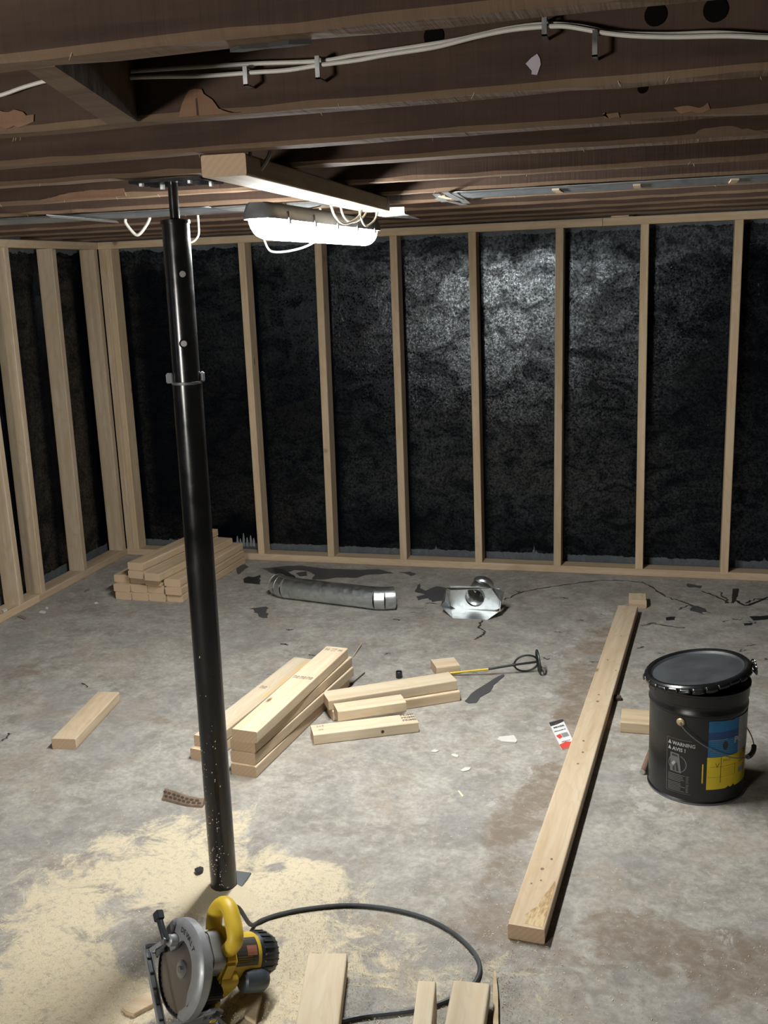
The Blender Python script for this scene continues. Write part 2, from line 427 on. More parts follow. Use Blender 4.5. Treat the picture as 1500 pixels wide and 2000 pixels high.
stain_b = blob([(1195,1225,.05,.5),(1165,1270,.05,.6),(1148,1310,.05,.6),(1135,1340,.05,.6),(1125,1370,.045,.6),(1105,1395,.03,.5),(1100,1410,.03,.5),(1075,1500,.035,.5),(1060,1535,.04,.55),(1035,1560,.04,.55),(1035,1600,.05,.5),(1000,1620,.045,.5),(1010,1680,.06,.35),(990,1730,.07,.3),(980,1790,.08,.3),(1240,1830,.06,.4),(1440,1900,.05,.5),(1220,1190,.07,.5),(1180,1240,.06,.6),(1160,1262,.06,.6),(1130,1320,.05,.75),(1140,1300,.05,.7),(1120,1350,.04,.7),(1110,1400,.04,.6),(1120,1390,.05,.5),(1070,1520,.035,.6),(1050,1500,.03,.5),(1045,1550,.04,.5),
  (1010,1580,.04,.65),(985,1610,.04,.7),(965,1640,.035,.6),(950,1680,.05,.35),(1010,1640,.04,.3),(1250,1815,.06,.55),(1330,1850,.07,.6),(1400,1860,.06,.75),(1460,1880,.05,.9),(1510,1890,.06,.8),(1180,1820,.07,.4),
  (990,1800,.06,.5),(920,1800,.04,.35),(1100,1870,.10,.25),(1300,1900,.08,.35),(1450,1940,.08,.3),(300,1400,.05,.55),(180,1330,.10,.22),(320,1410,.02,.8),(30,1320,.09,.5),(60,1305,.06,.4),(850,1800,.15,.1),(1000,1900,.1,.25)])
pale_b = blob([(1160,1225,.02,.5),(1110,1262,.025,.55),(1095,1335,.02,.5),(1065,1380,.02,.5),(1062,1425,.02,.5),(1050,1470,.025,.5),(1030,1520,.025,.4),(985,1550,.025,.4),(1180,1200,.03,.5),(1130,1245,.03,.55),(1090,1280,.03,.6),(1085,1310,.025,.6),(1110,1300,.03,.4),(1075,1360,.025,.6),(1060,1400,.03,.5),(1060,1450,.03,.45),(1040,1500,.03,.45),(1010,1530,.03,.45),(960,1570,.03,.35),
  (1240,1545,.04,.6),(1270,1575,.03,.6),(1330,1590,.04,.45),(1235,1500,.03,.4),(1430,1840,.04,.35),(1400,1720,.04,.3),(1350,1810,.03,.3),(560,1420,.05,.2),(700,1240,.2,.15),(930,1260,.15,.15)])
step = .016
nx = int((X1-X0)/step)+1; ny = int((.13+4.35)/step)+1
xs = np.linspace(X0, X1, nx); ys = np.concatenate([np.linspace(Y0, -4.4, 12), np.linspace(-4.35, Y1, ny)]); ny = len(ys)
GX, GY = np.meshgrid(xs, ys)
def field(bl):
    o = np.zeros_like(GX)
    for x, y, s_, w_ in bl: o = o + w_*np.exp(-((GX-x)**2+(GY-y)**2)/(2*s_*s_))
    return o
dust = np.clip(field(dust_b)-field(dust_gap_shade), 0, 1); stn = np.clip(field(stain_b), 0, 1); pal = np.clip(field(pale_b), 0, .8)
me = bpy.data.meshes.new('floor')
vv = np.stack([GX.ravel(), GY.ravel(), np.zeros(GX.size)], 1)
idx = np.arange(nx*ny).reshape(ny, nx)
q = np.stack([idx[:-1, :-1].ravel(), idx[:-1, 1:].ravel(), idx[1:, 1:].ravel(), idx[1:, :-1].ravel()], 1)
me.vertices.add(len(vv)); me.vertices.foreach_set('co', vv.ravel())
me.loops.add(q.size); me.loops.foreach_set('vertex_index', q.ravel().astype(np.int32))
me.polygons.add(len(q)); me.polygons.foreach_set('loop_start', np.arange(0, q.size, 4, dtype=np.int32))
me.update(calc_edges=True)
ca = me.color_attributes.new('wear', 'FLOAT_COLOR', 'POINT')
ca.data.foreach_set('color', np.stack([dust.ravel(), stn.ravel(), pal.ravel(), np.ones(GX.size)], 1).astype(np.float32).ravel())
me.materials.append(M['concrete'])
floor = bpy.data.objects.new('floor', me); COL.objects.link(floor); tag(floor, kind='structure')

def patch(name, pix, mat, zt=.0012, rag=.004, parent=floor):
    pts = [at(x, y) for x, y in pix]; out = []
    n = len(pts)
    for i in range(n):
        a, b = pts[i], pts[(i+1) % n]; k = max(1, int((b-a).length/.02))
        for j in range(k):
            p = a.lerp(b, j/k); out.append((p.x+random.uniform(-rag, rag), p.y+random.uniform(-rag, rag)))
    return MB().prism(out, 0.0, zt).build(name, mat, parent)
Z7 = lambda L: [(460+x/2.5, 1050+y/2.5) for x, y in L]
patch('tar_patch', Z7([(130,150),(180,147),(260,138),(330,138),(420,150),(600,158),(700,155),(770,175),(640,182),(590,198),(500,195),(430,205),(375,205),(385,180),(350,163),(290,158),(262,168),(285,193),(240,190),(180,175)]), 'tar_gray')
patch('tar_patch', Z7([(176,148),(238,157),(290,194),(232,192),(190,172)]), 'tar', .003)
patch('tar_patch', Z7([(35,205),(65,192),(90,196),(120,185),(118,228),(45,222)]), 'tar', .004)
patch('tar_patch', Z7([(875,265),(900,225),(905,250),(925,262),(980,240),(1030,250),(1010,310),(960,315),(940,296),(890,305),(888,290),(930,280)]), 'tar_gray', .003)
patch('tar_patch', Z7([(800,170),(850,168),(885,178),(860,187),(830,176)]), 'tar_gray')
patch('tar_patch', Z7([(296,175),(345,165),(352,185),(320,190)]), 'tar_gray')
patch('tar_patch', Z7([(0,150),(45,130),(62,142),(15,180)]), 'tar_gray')
patch('tar_patch', Z7([(75,345),(150,340),(170,392),(110,385)]), 'tar_gray', .0008, .012)
patch('tar_patch', [(908,1370),(920,1356),(930,1348),(955,1333),(972,1322),(984,1317),(985,1321),(965,1338),(957,1352),(938,1362),(931,1373),(915,1374)], 'tar_gray', .002, .001)
patch('tar_patch', [(1432,1150),(1443,1150),(1440,1165),(1434,1178),(1428,1178)], 'tar', .002, .002)
patch('tar_patch', [(1300,1206),(1318,1205),(1316,1211),(1302,1212)], 'tar', .002, .003)
patch('tar_patch', [(1465,1205),(1500,1203),(1500,1210),(1470,1212)], 'tar', .002, .003)
patch('tar_patch', [(1453,1218),(1468,1217),(1468,1221),(1455,1222)], 'tar', .002, .003)
patch('tar_patch', [(1340,1140),(1372,1145),(1368,1149),(1345,1147)], 'tar_gray', .002, .006)
patch('tar_patch', [(1345,1180),(1380,1190),(1372,1200),(1350,1192)], 'tar_gray', .001, .012)
def crack(pix, wd=.004, mat='crack'):
    P = smooth_path([at(x, y, .0008) for x, y in pix], 6); L = []; Rr = []
    for i, p in enumerate(P):
        t = (P[min(i+1, len(P)-1)]-P[max(i-1, 0)]).normalized(); s_ = Vector((-t.y, t.x, 0))
        p = p+Vector((random.gauss(0, .004), random.gauss(0, .004), 0)); wj = wd*random.uniform(.35, 1.3)
        L.append(p+s_*wj); Rr.append(p-s_*wj)
    n = len(P); MB().add(L+Rr, [(i, i+1, n+i+1, n+i) for i in range(n-1)]).build('crack', mat, floor)
crack([(985,1172),(1010,1160),(1050,1150),(1110,1141),(1180,1134),(1240,1136),(1270,1145),(1300,1165),(1340,1178),(1380,1195)], .005)
crack([(942,1212),(936,1224),(947,1234),(938,1242),(928,1249)], .006)
crack([(1370,1155),(1400,1165),(1420,1178)], .008, 'tar'); crack([(1407,1156),(1418,1170),(1422,1178)], .006, 'tar')
crack([(1436,1170),(1460,1182),(1500,1165)], .009, 'tar'); crack([(1455,1178),(1475,1170),(1500,1172)], .005, 'tar')
crack([(1253,1223),(1275,1217),(1300,1222),(1335,1226)], .006, 'tar_gray')
crack([(1325,1190),(1350,1182),(1385,1196)], .006, 'tar_gray')
crack([(0,1448),(12,1442),(20,1432)], .003); crack([(160,1333),(172,1342)], .004)
for _ in range(46):                                          # dark flecks towards the back
    x = random.uniform(480, 1500); y = random.uniform(1150, 1330)
    l_ = random.uniform(5, 18); a = random.uniform(-.5, .5)
    crack([(x, y), (x+l_*.5, y+a*4+random.uniform(-2, 2)), (x+l_, y+a*l_*.4)], random.uniform(.0015, .004), 'tar_gray')

# walls
def wall(name, a, b, mat):
    o = MB().box(a, b).build(name, mat); return tag(o, kind='structure')
wall('wall_back', (-.25, .12, 0), (X1+.1, .25, 2.0), 'membrane')
wall('wall_left', (-.25, -7.2, 0), (-.12, .12, 2.0), 'membrane')
wall('wall_right', (X1, -7.2, 0), (X1+.1, .12, 2.0), 'white_wall')
wall('wall_front', (-.25, -7.3, 0), (X1+.1, -7.2, 2.0), 'white_wall')

# bare brush marks left at the foot of the back wall
wb = bpy.data.objects['wall_back']
for i_, (px_, yt) in enumerate(((463, 1046), (469, 1051), (475, 1041), (482, 1049), (489, 1045), (495, 1050))):
    q0, q1, q2 = aty(px_-1.5, 1066, .12), aty(px_+3.5, 1068, .12), aty(px_, yt, .12)
    MB().prism([(q0.x, q0.z), (q1.x, q1.z), (q2.x+.008, (q2.z+q1.z)/2), (q2.x+.003, q2.z), (q2.x-.002, q2.z-.005)], .1192, .1205, 'y').build('brush_mark', 'gray_label', wb)
# stud walls
def stud_vertical(x, y, z0, z1, rot, parent, mats, dx_top=0, dy_top=0, name='stud'):
    a = Vector((x, y, z0)); b = Vector((x+dx_top, y+dy_top, z1)); d = b-a
    o = board_mesh(d.length).build(name, mats, parent)
    xx = d.normalized(); side = Vector((math.cos(rot), math.sin(rot), 0)); zz = xx.cross(side).normalized(); yy = zz.cross(xx)
    mt = Matrix((xx, yy, zz)).transposed().to_4x4(); mt.translation = (a+b)/2 - zz*.019
    o.matrix_world = mt; return o
t_ = .038
bw = empty('stud_wall', (0, 0, 0), 'pine stud wall framed in front of the long black back wall', 'stud wall')
def hbeam(name, a, b, z, parent, mats=('stud', 'pine_end')): return board(name, a, b, z, mats=mats, parent=parent)
hbeam('bottom_plate', (0, .0445), (7.18, .0445), 0, bw); 
hbeam('top_plate', (0, .0445), (2.66, .0445), H-t_-.001, bw); hbeam('top_plate', (2.662, .0445), (7.18, .0445), H-t_-.001, bw)
lean = {0: 0, 1: .012, 2: 0, 3: -.010, 4: .006, 5: -.008, 6: .002}
for i in range(15):
    x = .8111+.4064*i+.019
    stud_vertical(x, .0445, t_, H-t_-.001, PI/2, bw, ('stud', 'pine_end'), lean.get(i, 0))
stud_vertical(.02, .0445, t_, H-t_-.001, PI/2, bw, ('stud_gray', 'pine_end')); stud_vertical(.0585, .0445, t_, H-t_-.001, PI/2, bw, ('stud', 'pine_end'))
stud_vertical(.405, .0445, t_, H-t_-.001, PI/2, bw, ('stud', 'pine_end')) if False else None
lw = empty('stud_wall', (0, 0, 0), 'pine stud wall framed in front of the short black left wall', 'stud wall')
hbeam('bottom_plate', (-.0445, -6.8), (-.0445, -.9+.03), 0, lw); hbeam('bottom_plate', (-.0445, -.868), (-.0445, -.002), 0, lw)
hbeam('top_plate', (-.0445, -6.8), (-.0445, -.002), H-t_-.001, lw)
for y, dy in ((-.025, 0), (-.44, .02), (-.83, .02), (-1.01, -.02), (-1.43, 0), (-1.83, 0), (-2.24, 0), (-2.64, 0)):
    stud_vertical(-.0445, y, t_, H-t_-.001, 0, lw, ('stud_gray', 'pine_end'), 0, dy)

# ceiling: subfloor with its joists
ceil = empty('ceiling', (2.5, -3.5, H)); tag(ceil, kind='structure')
for k in range(28):
    y0 = -7.25+k*.264
    MB().box((-.25, y0, H+.205), (X1+.1, y0+.262, H+.225)).build('subfloor_board', 'subfloor', ceil)
for o in list(ceil.children): o.matrix_parent_inverse = Matrix.Translation(-Vector(ceil.location))
def joist(y, wd=.046, h=.204, x0=-.25, x1=X1+.1, seed=0, z0=H):
    rnd = random.Random(seed); N = 110; pr = [None]*(N+1); mb = MB()
    for i in range(N+1):
        x = x0+(x1-x0)*i/N; j = lambda s_: rnd.gauss(0, s_)
        pr[i] = [(x, y-wd/2, z0+h), (x, y-wd/2+j(.0008), z0+.008+abs(j(.002))), (x, y-wd/2+.004+abs(j(.0015)), z0+abs(j(.0012))),
                 (x, y+wd/2-.004, z0+abs(j(.0012))), (x, y+wd/2+j(.0008), z0+.008), (x, y+wd/2, z0+h)]
    vs_ = [v for p in pr for v in p]; n = 6
    for k in range(6):
        fs = [(i*n+k, i*n+(k+1) % n, (i+1)*n+(k+1) % n, (i+1)*n+k) for i in range(N)]
        if k == 0: mb.add(vs_, fs, 0)
        else:
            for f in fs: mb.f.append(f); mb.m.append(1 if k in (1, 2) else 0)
    mb.f += [tuple(range(n)), tuple(N*n+k for k in range(n))]; mb.m += [0, 0]
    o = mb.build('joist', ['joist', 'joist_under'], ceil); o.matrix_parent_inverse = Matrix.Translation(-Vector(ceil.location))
    return o
JY = [-6.93, -6.52, -6.11, -5.71, -5.30, -4.90, -4.49, -4.08, -3.66, -3.305, -2.975, -2.51, -2.105, -1.70, -1.29, -.89, -.49, -.12]
J = {}
for i, y in enumerate(JY): J[y] = joist(y, .062 if y == -2.975 else (.052 if y == -3.305 else .046), seed=i)
def kid(o, p):                                                # keep world place when hanging a part on its owner
    bpy.context.view_layer.update()
    o.parent = p; o.matrix_parent_inverse = p.matrix_world.inverted(); return o
# blocking between the two nearest joists
a = at(10, 130, H+.002); b = at(65, 125, H+.002); c = at(160, 208, H+.002); d = at(95, 213, H+.002)
y0, y1 = -4.057, -3.683
xm = [(2.318, 2.352), (2.195, 2.243)]
mb = MB(); mb.add([(xm[0][0], y0, H+.002), (xm[0][1], y0, H+.002), (xm[1][1], y1, H+.002), (xm[1][0], y1, H+.002),
                   (xm[0][0], y0, H+.19), (xm[0][1], y0, H+.19), (xm[1][1], y1, H+.19), (xm[1][0], y1, H+.19)],
                  [(0, 3, 2, 1), (4, 5, 6, 7), (0, 1, 5, 4), (1, 2, 6, 5), (2, 3, 7, 6), (3, 0, 4, 7)])
kid(mb.build('blocking', 'joist_under'), ceil)  # lighter tone paints in the light on the block's underside
# torn and stained spots on joist faces
def chip(owner, yface, pix, mat='chip', th=.003, rag=.002):
    pts = [aty(x, y, yface) for x, y in pix]; out = []
    for i in range(len(pts)):
        a_, b_ = pts[i], pts[(i+1) % len(pts)]; k = max(1, int((b_-a_).length/.008))
        for j in range(k):
            p = a_.lerp(b_, j/k); out.append((p.x+random.uniform(-rag, rag), max(H+.003, p.z+random.uniform(-rag, rag))))
    o = MB().prism(out, yface-th, yface+.001, 'y').build('torn_patch', mat); return kid(o, owner)
JF = -3.683
chip(J[-3.66], JF, [(-20,216),(48,218),(52,226),(66,222),(68,240),(50,246),(-20,252)])
chip(J[-3.66], JF, [(372,178),(382,171),(394,172),(398,185),(415,195),(430,212),(442,218),(466,224),(440,228),(350,231),(358,200)], th=.0015)
chip(J[-3.66], JF, [(383,193),(386,192),(389,226),(386,226)], 'joist', .002, .0005)
chip(J[-3.66], JF, [(1030,124),(1038,112),(1047,103),(1054,112),(1056,128),(1048,144),(1040,146),(1036,136)], 'plaster', .002)
chip(J[-3.305], -3.331, [(1315,212),(1330,207),(1352,206),(1363,211),(1384,202),(1386,212),(1375,218),(1330,222)], th=.0025)
chip(J[-3.305], -3.331, [(1180,222),(1175,225),(1210,221),(1211,228),(1178,232)], th=.002)
chip(J[-2.51], -2.533, [(80,391),(130,378),(180,371),(243,368),(247,383),(180,388)], 'chip', .002, .001)
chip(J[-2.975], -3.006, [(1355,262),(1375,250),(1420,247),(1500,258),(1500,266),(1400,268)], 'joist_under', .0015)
o = MB().prism([(2.548, -4.062), (2.562, -4.071), (2.590, -4.066), (2.612, -4.070), (2.632, -4.062), (2.606, -4.058), (2.585, -4.061), (2.560, -4.057)], H-.0022, H+.002).build('gouge', 'crack'); kid(o, J[-4.08])
# drilled holes
def hole(owner, px, py, yf, r_=.012):
    p = aty(px, py, yf); o = MB().prism([(p.x+r_*math.cos(2*PI*k/18), p.z+r_*math.sin(2*PI*k/18)) for k in range(18)], yf-.0008, yf+.0005, 'y').build('drilled_hole', 'hole')
    kid(o, owner)
hole(J[-3.66], 847, 71, JF-.001, .013); hole(J[-3.66], 1280, 29, JF-.001, .013); hole(J[-3.66], 1397, 19, JF-.001, .014); hole(J[-3.305], 1255, 172, -3.332, .008)
# hanging splinters under the joists
mb = MB()
for _ in range(70):
    y = random.choice([-4.08, -3.66, -3.305, -2.975, -2.51, -2.105, -1.70, -1.29])+random.choice((-.02, .02)); x = random.uniform(1, 3.6)
    l_ = random.uniform(.003, .008); a_ = random.uniform(0, 6.3)
    mb.tube([(x, y, H+.004), (x+l_*math.cos(a_)*.8, y+l_*math.sin(a_)*.4, H-l_*.55)], [.0005, .0002], 4)
o = mb.build('splinter_fringe', 'splinter'); kid(o, ceil); o['kind'] = 'stuff'

# ================================================================== LIGHT FIXTURES
def fixture(name, cx, y0, y1, zb, lampmat, label, rot=0):
    L = y1-y0
    e = empty(name, (cx, (y0+y1)/2, zb), label, 'light')
    e.rotation_euler = (0, 0, rot)
    def sweep(prof, l0, l1, mat, nm, taper):
        mb = MB(); n = len(prof); R_ = []
        ys_ = [l0, l0+taper*.15, l0+taper*.5, l0+taper, l1-taper, l1-taper*.5, l1-taper*.15, l1]; sc_ = [.62, .8, .94, 1, 1, .94, .8, .62]
        for y, s_ in zip(ys_, sc_):
            R_ += [(a_*s_, y, .05+(b_-.05)*(s_ if b_ < .05 else 1)) for a_, b_ in prof]
        mb.add(R_, [(i*n+k, i*n+(k+1) % n, (i+1)*n+(k+1) % n, (i+1)*n+k) for i in range(7) for k in range(n)])
        mb.f += [tuple(range(n)), tuple(7*n+k for k in range(n))]; mb.m += [0, 0]
        return mb.build(nm, mat, e, smooth=True)
    pr = [(.030*math.cos(t), .046+.046*math.sin(t)*1.0) for t in [PI+PI*k/12 for k in range(13)]]
    pr = [(a_*1.25, b_) for a_, b_ in pr]
    sweep(pr+[(.0375, .05), (-.0375, .05)], -L/2+.012, L/2-.012, lampmat, 'diffuser', .05)
    hp = [(-.042, .046), (.042, .046), (.043, .058), (.034, .078), (.026, .084), (-.026, .084), (-.034, .078), (-.043, .058)]
    sweep(hp, -L/2, L/2, 'housing', 'housing', .03)
    for k in range(5):
        for s_ in (-1, 1):
            y = -L/2+.1+k*(L-.2)/4
            MB().box((s_*.0435-.003, y-.008, .036), (s_*.0435+.003, y+.008, .066)).build('clip', 'housing', e, bevel=.001)
    for y in (-L/2+.16, L/2-.16):
        MB().box((-.012, y-.015, .084), (.012, y+.015, .0905)).build('hanger', 'bare_steel', e)
    return e
fx = fixture('ceiling_light', 2.035, -2.76, -1.77, 1.615, 'lamp', 'lit strip work light under the plank beneath the joists', .012)
wl = empty('work_light', (1.30, -5.95, 0), 'flat work light on a tripod behind the photographer, outside the frame', 'light')
aim = (Vector((1.95, -1.2, .95))-Vector((1.30, -5.95, 1.17))).normalized()
WM = Matrix.Translation((0, 0, 1.17)) @ aim.to_track_quat('Y', 'Z').to_matrix().to_4x4()
MB().box((-.23, -.05, -.16), (.23, .0, .16), mat=WM).build('lamp_head', 'housing', wl, bevel=.01)
MB().box((-.20, .001, -.135), (.20, .006, .135), mat=WM).build('lens', 'lamp_back', wl)
MB().tube([(0, -.04, .25), (0, -.04, 1.05)], .014, 12).build('pole', 'black_steel', wl, smooth=True)
for a_ in (90, 210, 330):
    MB().tube([(0, -.04, .45), (.38*math.cos(math.radians(a_)), -.04+.38*math.sin(math.radians(a_)), .012)], .010, 10).build('leg', 'black_steel', wl, smooth=True)
# plank the fixture wires run along
pk = board('ceiling_plank', (2.197, -3.29), (2.122, -2.02), H-.039, W=.084, T=.038, mats=('fixture_plank', 'pine_end'))
tag(pk, 'short pine plank nailed flat under the dark joists above the light', 'plank')
# wires
def cable(name, pts, r_, mat, label=None, cat='cable', n=8, parent=None, group=None):
    o = MB().tube(smooth_path(pts, n), r_, 8).build(name, mat, parent, smooth=True)
    if label: tag(o, label, cat, group)
    return o
def on_plane_y(pix, y): return [aty(px, py, y) for px, py in pix]
cab1 = cable('electrical_cable', on_plane_y([(-40,190),(0,186),(50,169),(100,156),(150,151),(200,145),(260,139),(400,130),(500,124),(625,119),(690,108),(750,100),(830,88),(900,76),(990,56),(1065,47),(1130,51),(1200,64),(1300,67),(1400,64),(1500,70),(1600,72)], -3.699), .0028, 'white_cable', 'upper white electrical cable stapled along the second joist')
cab2 = cable('electrical_cable', on_plane_y([(148,153),(220,153),(300,150),(400,148),(500,141),(560,137),(625,127),(700,117),(760,106),(850,92),(930,72),(1000,58),(1065,52),(1110,52),(1180,64),(1240,70),(1320,72),(1420,70),(1500,73),(1600,76)], -3.706), .0028, 'white_cable', 'lower white electrical cable running beside the upper one')
for px, py, l_ in ((208, 138, .03), (485, 146, .022), (625, 128, .026), (1065, 50, .02), (1163, 80, .028)):
    p = aty(px, py, -3.70)
    MB().box((p.x-.003, -3.712, p.z-l_*.7), (p.x+.003, -3.710, p.z+l_*.3)).box((p.x-.003, -3.712, p.z-l_*.7), (p.x+.003, -3.684, p.z-l_*.7+.002)).box((p.x-.003, -3.712, p.z+l_*.3), (p.x+.003, -3.684, p.z+l_*.3+.002)).build('cable_clip', 'bare_steel', None)
    bpy.context.view_layer.update(); kid(bpy.context.scene.objects[-1] if False else COL.objects[-1], cab1)
def hang(pix, y, e0=True, e1=True):
    P = on_plane_y(pix, y)
    if e0: P = [Vector((P[0].x, y, H+.004))]+P
    if e1: P = P+[Vector((P[-1].x, y, H+.004))]
    return P
def on_z(pix): return [at(px, py, z) for px, py, z in pix]
pz = H-.02
cable('light_cable', [Vector((2.235, -3.25, H+.03)), Vector((2.237, -3.262, H-.004)), Vector((2.226, -3.262, H-.024)), Vector((2.2245, -3.2, H-.026)), Vector((2.219, -3.05, H-.014)), Vector((2.208, -2.85, H-.022)), Vector((2.20, -2.7, H-.030)), Vector((2.186, -2.5, H-.024)), Vector((2.178, -2.3, H-.034)), Vector((2.170, -2.2, H-.018)), Vector((2.165, -2.1, H-.036)), Vector((2.165, -2.05, H-.02)), Vector((2.163, -2.04, H+.02))], .0035, 'gray_cable', 'grey cable stapled along the side of the plank over the light')
pA = Vector((2.105, -2.30, H-.041))
def loop(label, x, y0, y1, z0, z1, drop, mat='white_cable', r_=.0035):
    mid = Vector((x-.01, (y0+y1)/2, min(z0, z1)-drop))
    return cable('light_cable', [(x, y0, z0), (x-.004, y0+(y1-y0)*.15, min(z0, z1)-drop*.6), mid, (x-.004, y0+(y1-y0)*.85, min(z0, z1)-drop*.6), (x, y1, z1)], r_, mat, label)
loop('white cable loop from the plank to the light, nearest of three', 2.125, -2.46, -2.18, H-.04, H-.042, .040)
loop('white cable loop from the plank to the light, middle of three', 2.12, -2.36, -2.12, H-.042, H-.045, .030, 'white_cable', .003)
loop('white cable loop from the plank to the light, farthest of three', 2.13, -2.22, -2.03, H-.04, H-.04, .042, 'white_cable', .003)
cable('cable_end', [at(577, 415, 1.70), at(600, 408, 1.702), at(627, 402, 1.705)], .0016, 'white_cable', 'thin white wire end poking out under the plank')
cable('hanging_cable', hang([(511,425),(513,455),(516,468),(524,486),(535,492),(560,491),(590,484),(612,474),(622,466),(626,440),(626,428)], -1.70), .004, 'white_cable', 'thin white cable drooping below the lit strip light')
cable('hanging_cable', hang([(246,436),(260,454),(268,459),(276,454),(286,440),(292,428)], -1.70), .0055, 'white_cable', 'white cable looped down from the ceiling left of the post')
cable('hanging_cable', hang([(388,440),(388,458),(382,468),(374,473),(362,474)], -1.70, True, False), .004, 'white_cable', 'white cable curling out behind the top of the post')
cable('hanging_cable', on_plane_y([(529,288),(527,300),(520,315),(508,333)], -3.20), .0045, 'gray_cable', 'grey cable coming down onto the near end of the plank')

# sheet metal closing the joist bay, with the loose flaps
sm = empty('metal_duct', (2.5, -1.9, H-.004), 'shiny sheet metal duct pan nailed under the far joists', 'duct')
def wavy_sheet(x0, x1, y0, y1, z, amp, mat, name, th=.0015, n=40, seed=1):
    rnd = random.Random(seed); ph = [rnd.uniform(0, 6) for _ in range(4)]
    mb = MB(); V = []; my = 6
    for i in range(n+1):
        for j in range(my+1):
            x = x0+(x1-x0)*i/n; y = y0+(y1-y0)*j/my
            V.append((x, y, z-amp*abs(math.sin(x*7+ph[0])*math.sin(j*PI/my))*.6-amp*.4*abs(math.sin(x*17+ph[1]+j))*math.sin(j*PI/my)))
    mb.add(V, [(i*(my+1)+j, i*(my+1)+j+1, (i+1)*(my+1)+j+1, (i+1)*(my+1)+j) for i in range(n) for j in range(my)])
    o = mb.build(name, mat, None, smooth=True); sd = o.modifiers.new('s', 'SOLIDIFY'); sd.thickness = th; return o
kid(wavy_sheet(2.35, 5.1, -2.128, -1.84, H-.002, .003, 'galv_dull', 'metal_sheet'), sm)
kid(wavy_sheet(.55, 1.62, -2.10, -1.80, H-.002, .006, 'galv_dull', 'metal_sheet', seed=4), sm)
kid(wavy_sheet(1.62, 1.98, -2.08, -1.84, H-.003, .006, 'galv', 'metal_sheet', seed=5), sm)
for x in (2.33, 2.655, 2.875, 3.13):
    kid(MB().box((x-.010, -2.06, H-.009), (x+.010, -1.93, H-.0045)).build('wood_strap', 'fixture_plank'), sm)
for px in (): kid(MB().box((px-.012, -2.09, H-.014), (px+.012, -1.85, H-.0075)).build('wood_strap', 'stud'), sm)
# light strip edge, left
fl = MB().add([at(90, 419, H-.012), at(100, 424, H-.012), at(232, 435, H-.012), at(228, 431, H-.012)], [(0, 1, 2, 3)]).build('metal_flap', 'galv')
sd = fl.modifiers.new('s', 'SOLIDIFY'); sd.thickness = .0015; kid(fl, sm)
# boot hanging at the end of the plank
q = lambda pts, fs, mat: (lambda o: (setattr(o.modifiers.new('s', 'SOLIDIFY'), 'thickness', .0015), kid(o, sm)))(MB().add(pts, fs).build('metal_flap', mat))
A = aty(733, 381, -2.02); B = aty(780, 378, -2.02); C_ = aty(782, 392, -2.02); D = aty(733, 394, -2.02)
q([A, B, C_, D], [(0, 1, 2, 3)], 'galv')
A = aty(733, 406, -1.95); B = aty(789, 404, -1.95); C_ = aty(790, 418, -1.95); D = aty(752, 424, -1.95); E_ = aty(733, 421, -1.95); G_ = aty(820, 428, -1.80); I_ = aty(800, 421, -1.86)
q([A, B, C_, D, E_, G_, I_], [(0, 1, 2, 3, 4), (3, 2, 6, 5)], 'galv')
for px, py, px2, py2 in ((845, 380, 862, 395), (862, 376, 890, 392), (880, 378, 905, 398), (850, 388, 900, 400)):
    a_ = at(px, py, H-.006); b_ = at(px2, py2, H-.01)
    s_ = Vector((.018, .004, 0)); q([a_, a_+s_, b_+s_*1.3, b_], [(0, 1, 2, 3)], 'galv')
# small shim under the joists over the top plate
sh = MB().box((2.70, .0, H-.0005), (2.80, .08, H+.0)).box((2.70, -.004, H-.001), (2.78, 0, H+.02)).build('wood_shim', 'pine')
kid(sh, bw)

# ================================================================== POST
px0, py0 = 1.9032, -2.9263
post = empty('support_post', (px0, py0, 0), 'black telescoping steel support post standing beneath the joists', 'post')
tx = .012                                    # the post leans a touch to the right
def ax(z): return Vector((tx*z/H, 0, z))
def tubez(z0, z1, r_, name, mat='black_steel', ncap=True, wall_=None):
    mb = MB(); seg = 48; R_ = []
    for z in np.linspace(z0, z1, 12):
        c = ax(float(z)); R_ += [(c.x+r_*math.cos(2*PI*k/seg), c.y+r_*math.sin(2*PI*k/seg), z) for k in range(seg)]
    mb.add(R_, [(i*seg+k, i*seg+(k+1) % seg, (i+1)*seg+(k+1) % seg, (i+1)*seg+k) for i in range(11) for k in range(seg)])
    mb.f += [tuple(range(seg)), tuple(11*seg+k for k in range(seg))]; mb.m += [0, 0]
    return mb.build(name, mat, post, smooth=True)
tubez(.006, 1.303, .0335, 'lower_tube'); tubez(1.3035, 1.652, .0305, 'upper_tube'); tubez(1.652, 1.736, .0108, 'jack_screw')
c = ax(1.303); MB().lathe([(.0, 1.2985), (.0345, 1.2985), (.035, 1.301), (.0345, 1.3045), (.0, 1.3045)], 48, 0, Matrix.Translation((c.x, 0, 0))).build('collar_edge', 'dark_cast', post, smooth=True)
c = ax(1.65); MB().lathe([(0, 1.6505), (.033, 1.6505), (.033, 1.658), (.02, 1.661), (0, 1.661)], 40, 0, Matrix.Translation((c.x, 0, 0))).build('tube_cap', 'black_steel', post, smooth=True)
MB().box((-.005, -.03, 1.650), (.0, .0, 1.66)).build('nut_tab', 'gray_cast', post) if False else None
c = ax(1.74); MB().box((c.x-.085, -.04, 1.7360), (c.x+.085, .085, 1.7430)).build('top_plate', 'black_steel', post, bevel=.001)
for dx, dy in ((-.06, -.028), (.055, -.028), (-.06, .07), (.06, .07)):
    MB().lathe([(0, 1.7305), (.006, 1.7305), (.006, 1.7362), (0, 1.7362)], 6, 0, Matrix.Translation((c.x+dx, dy, 0))).build('bolt', 'galv', post)
MB().box((-.032, -.034, 0.0), (.044, .075, .005)).build('base_plate', 'bag', post, bevel=.001)
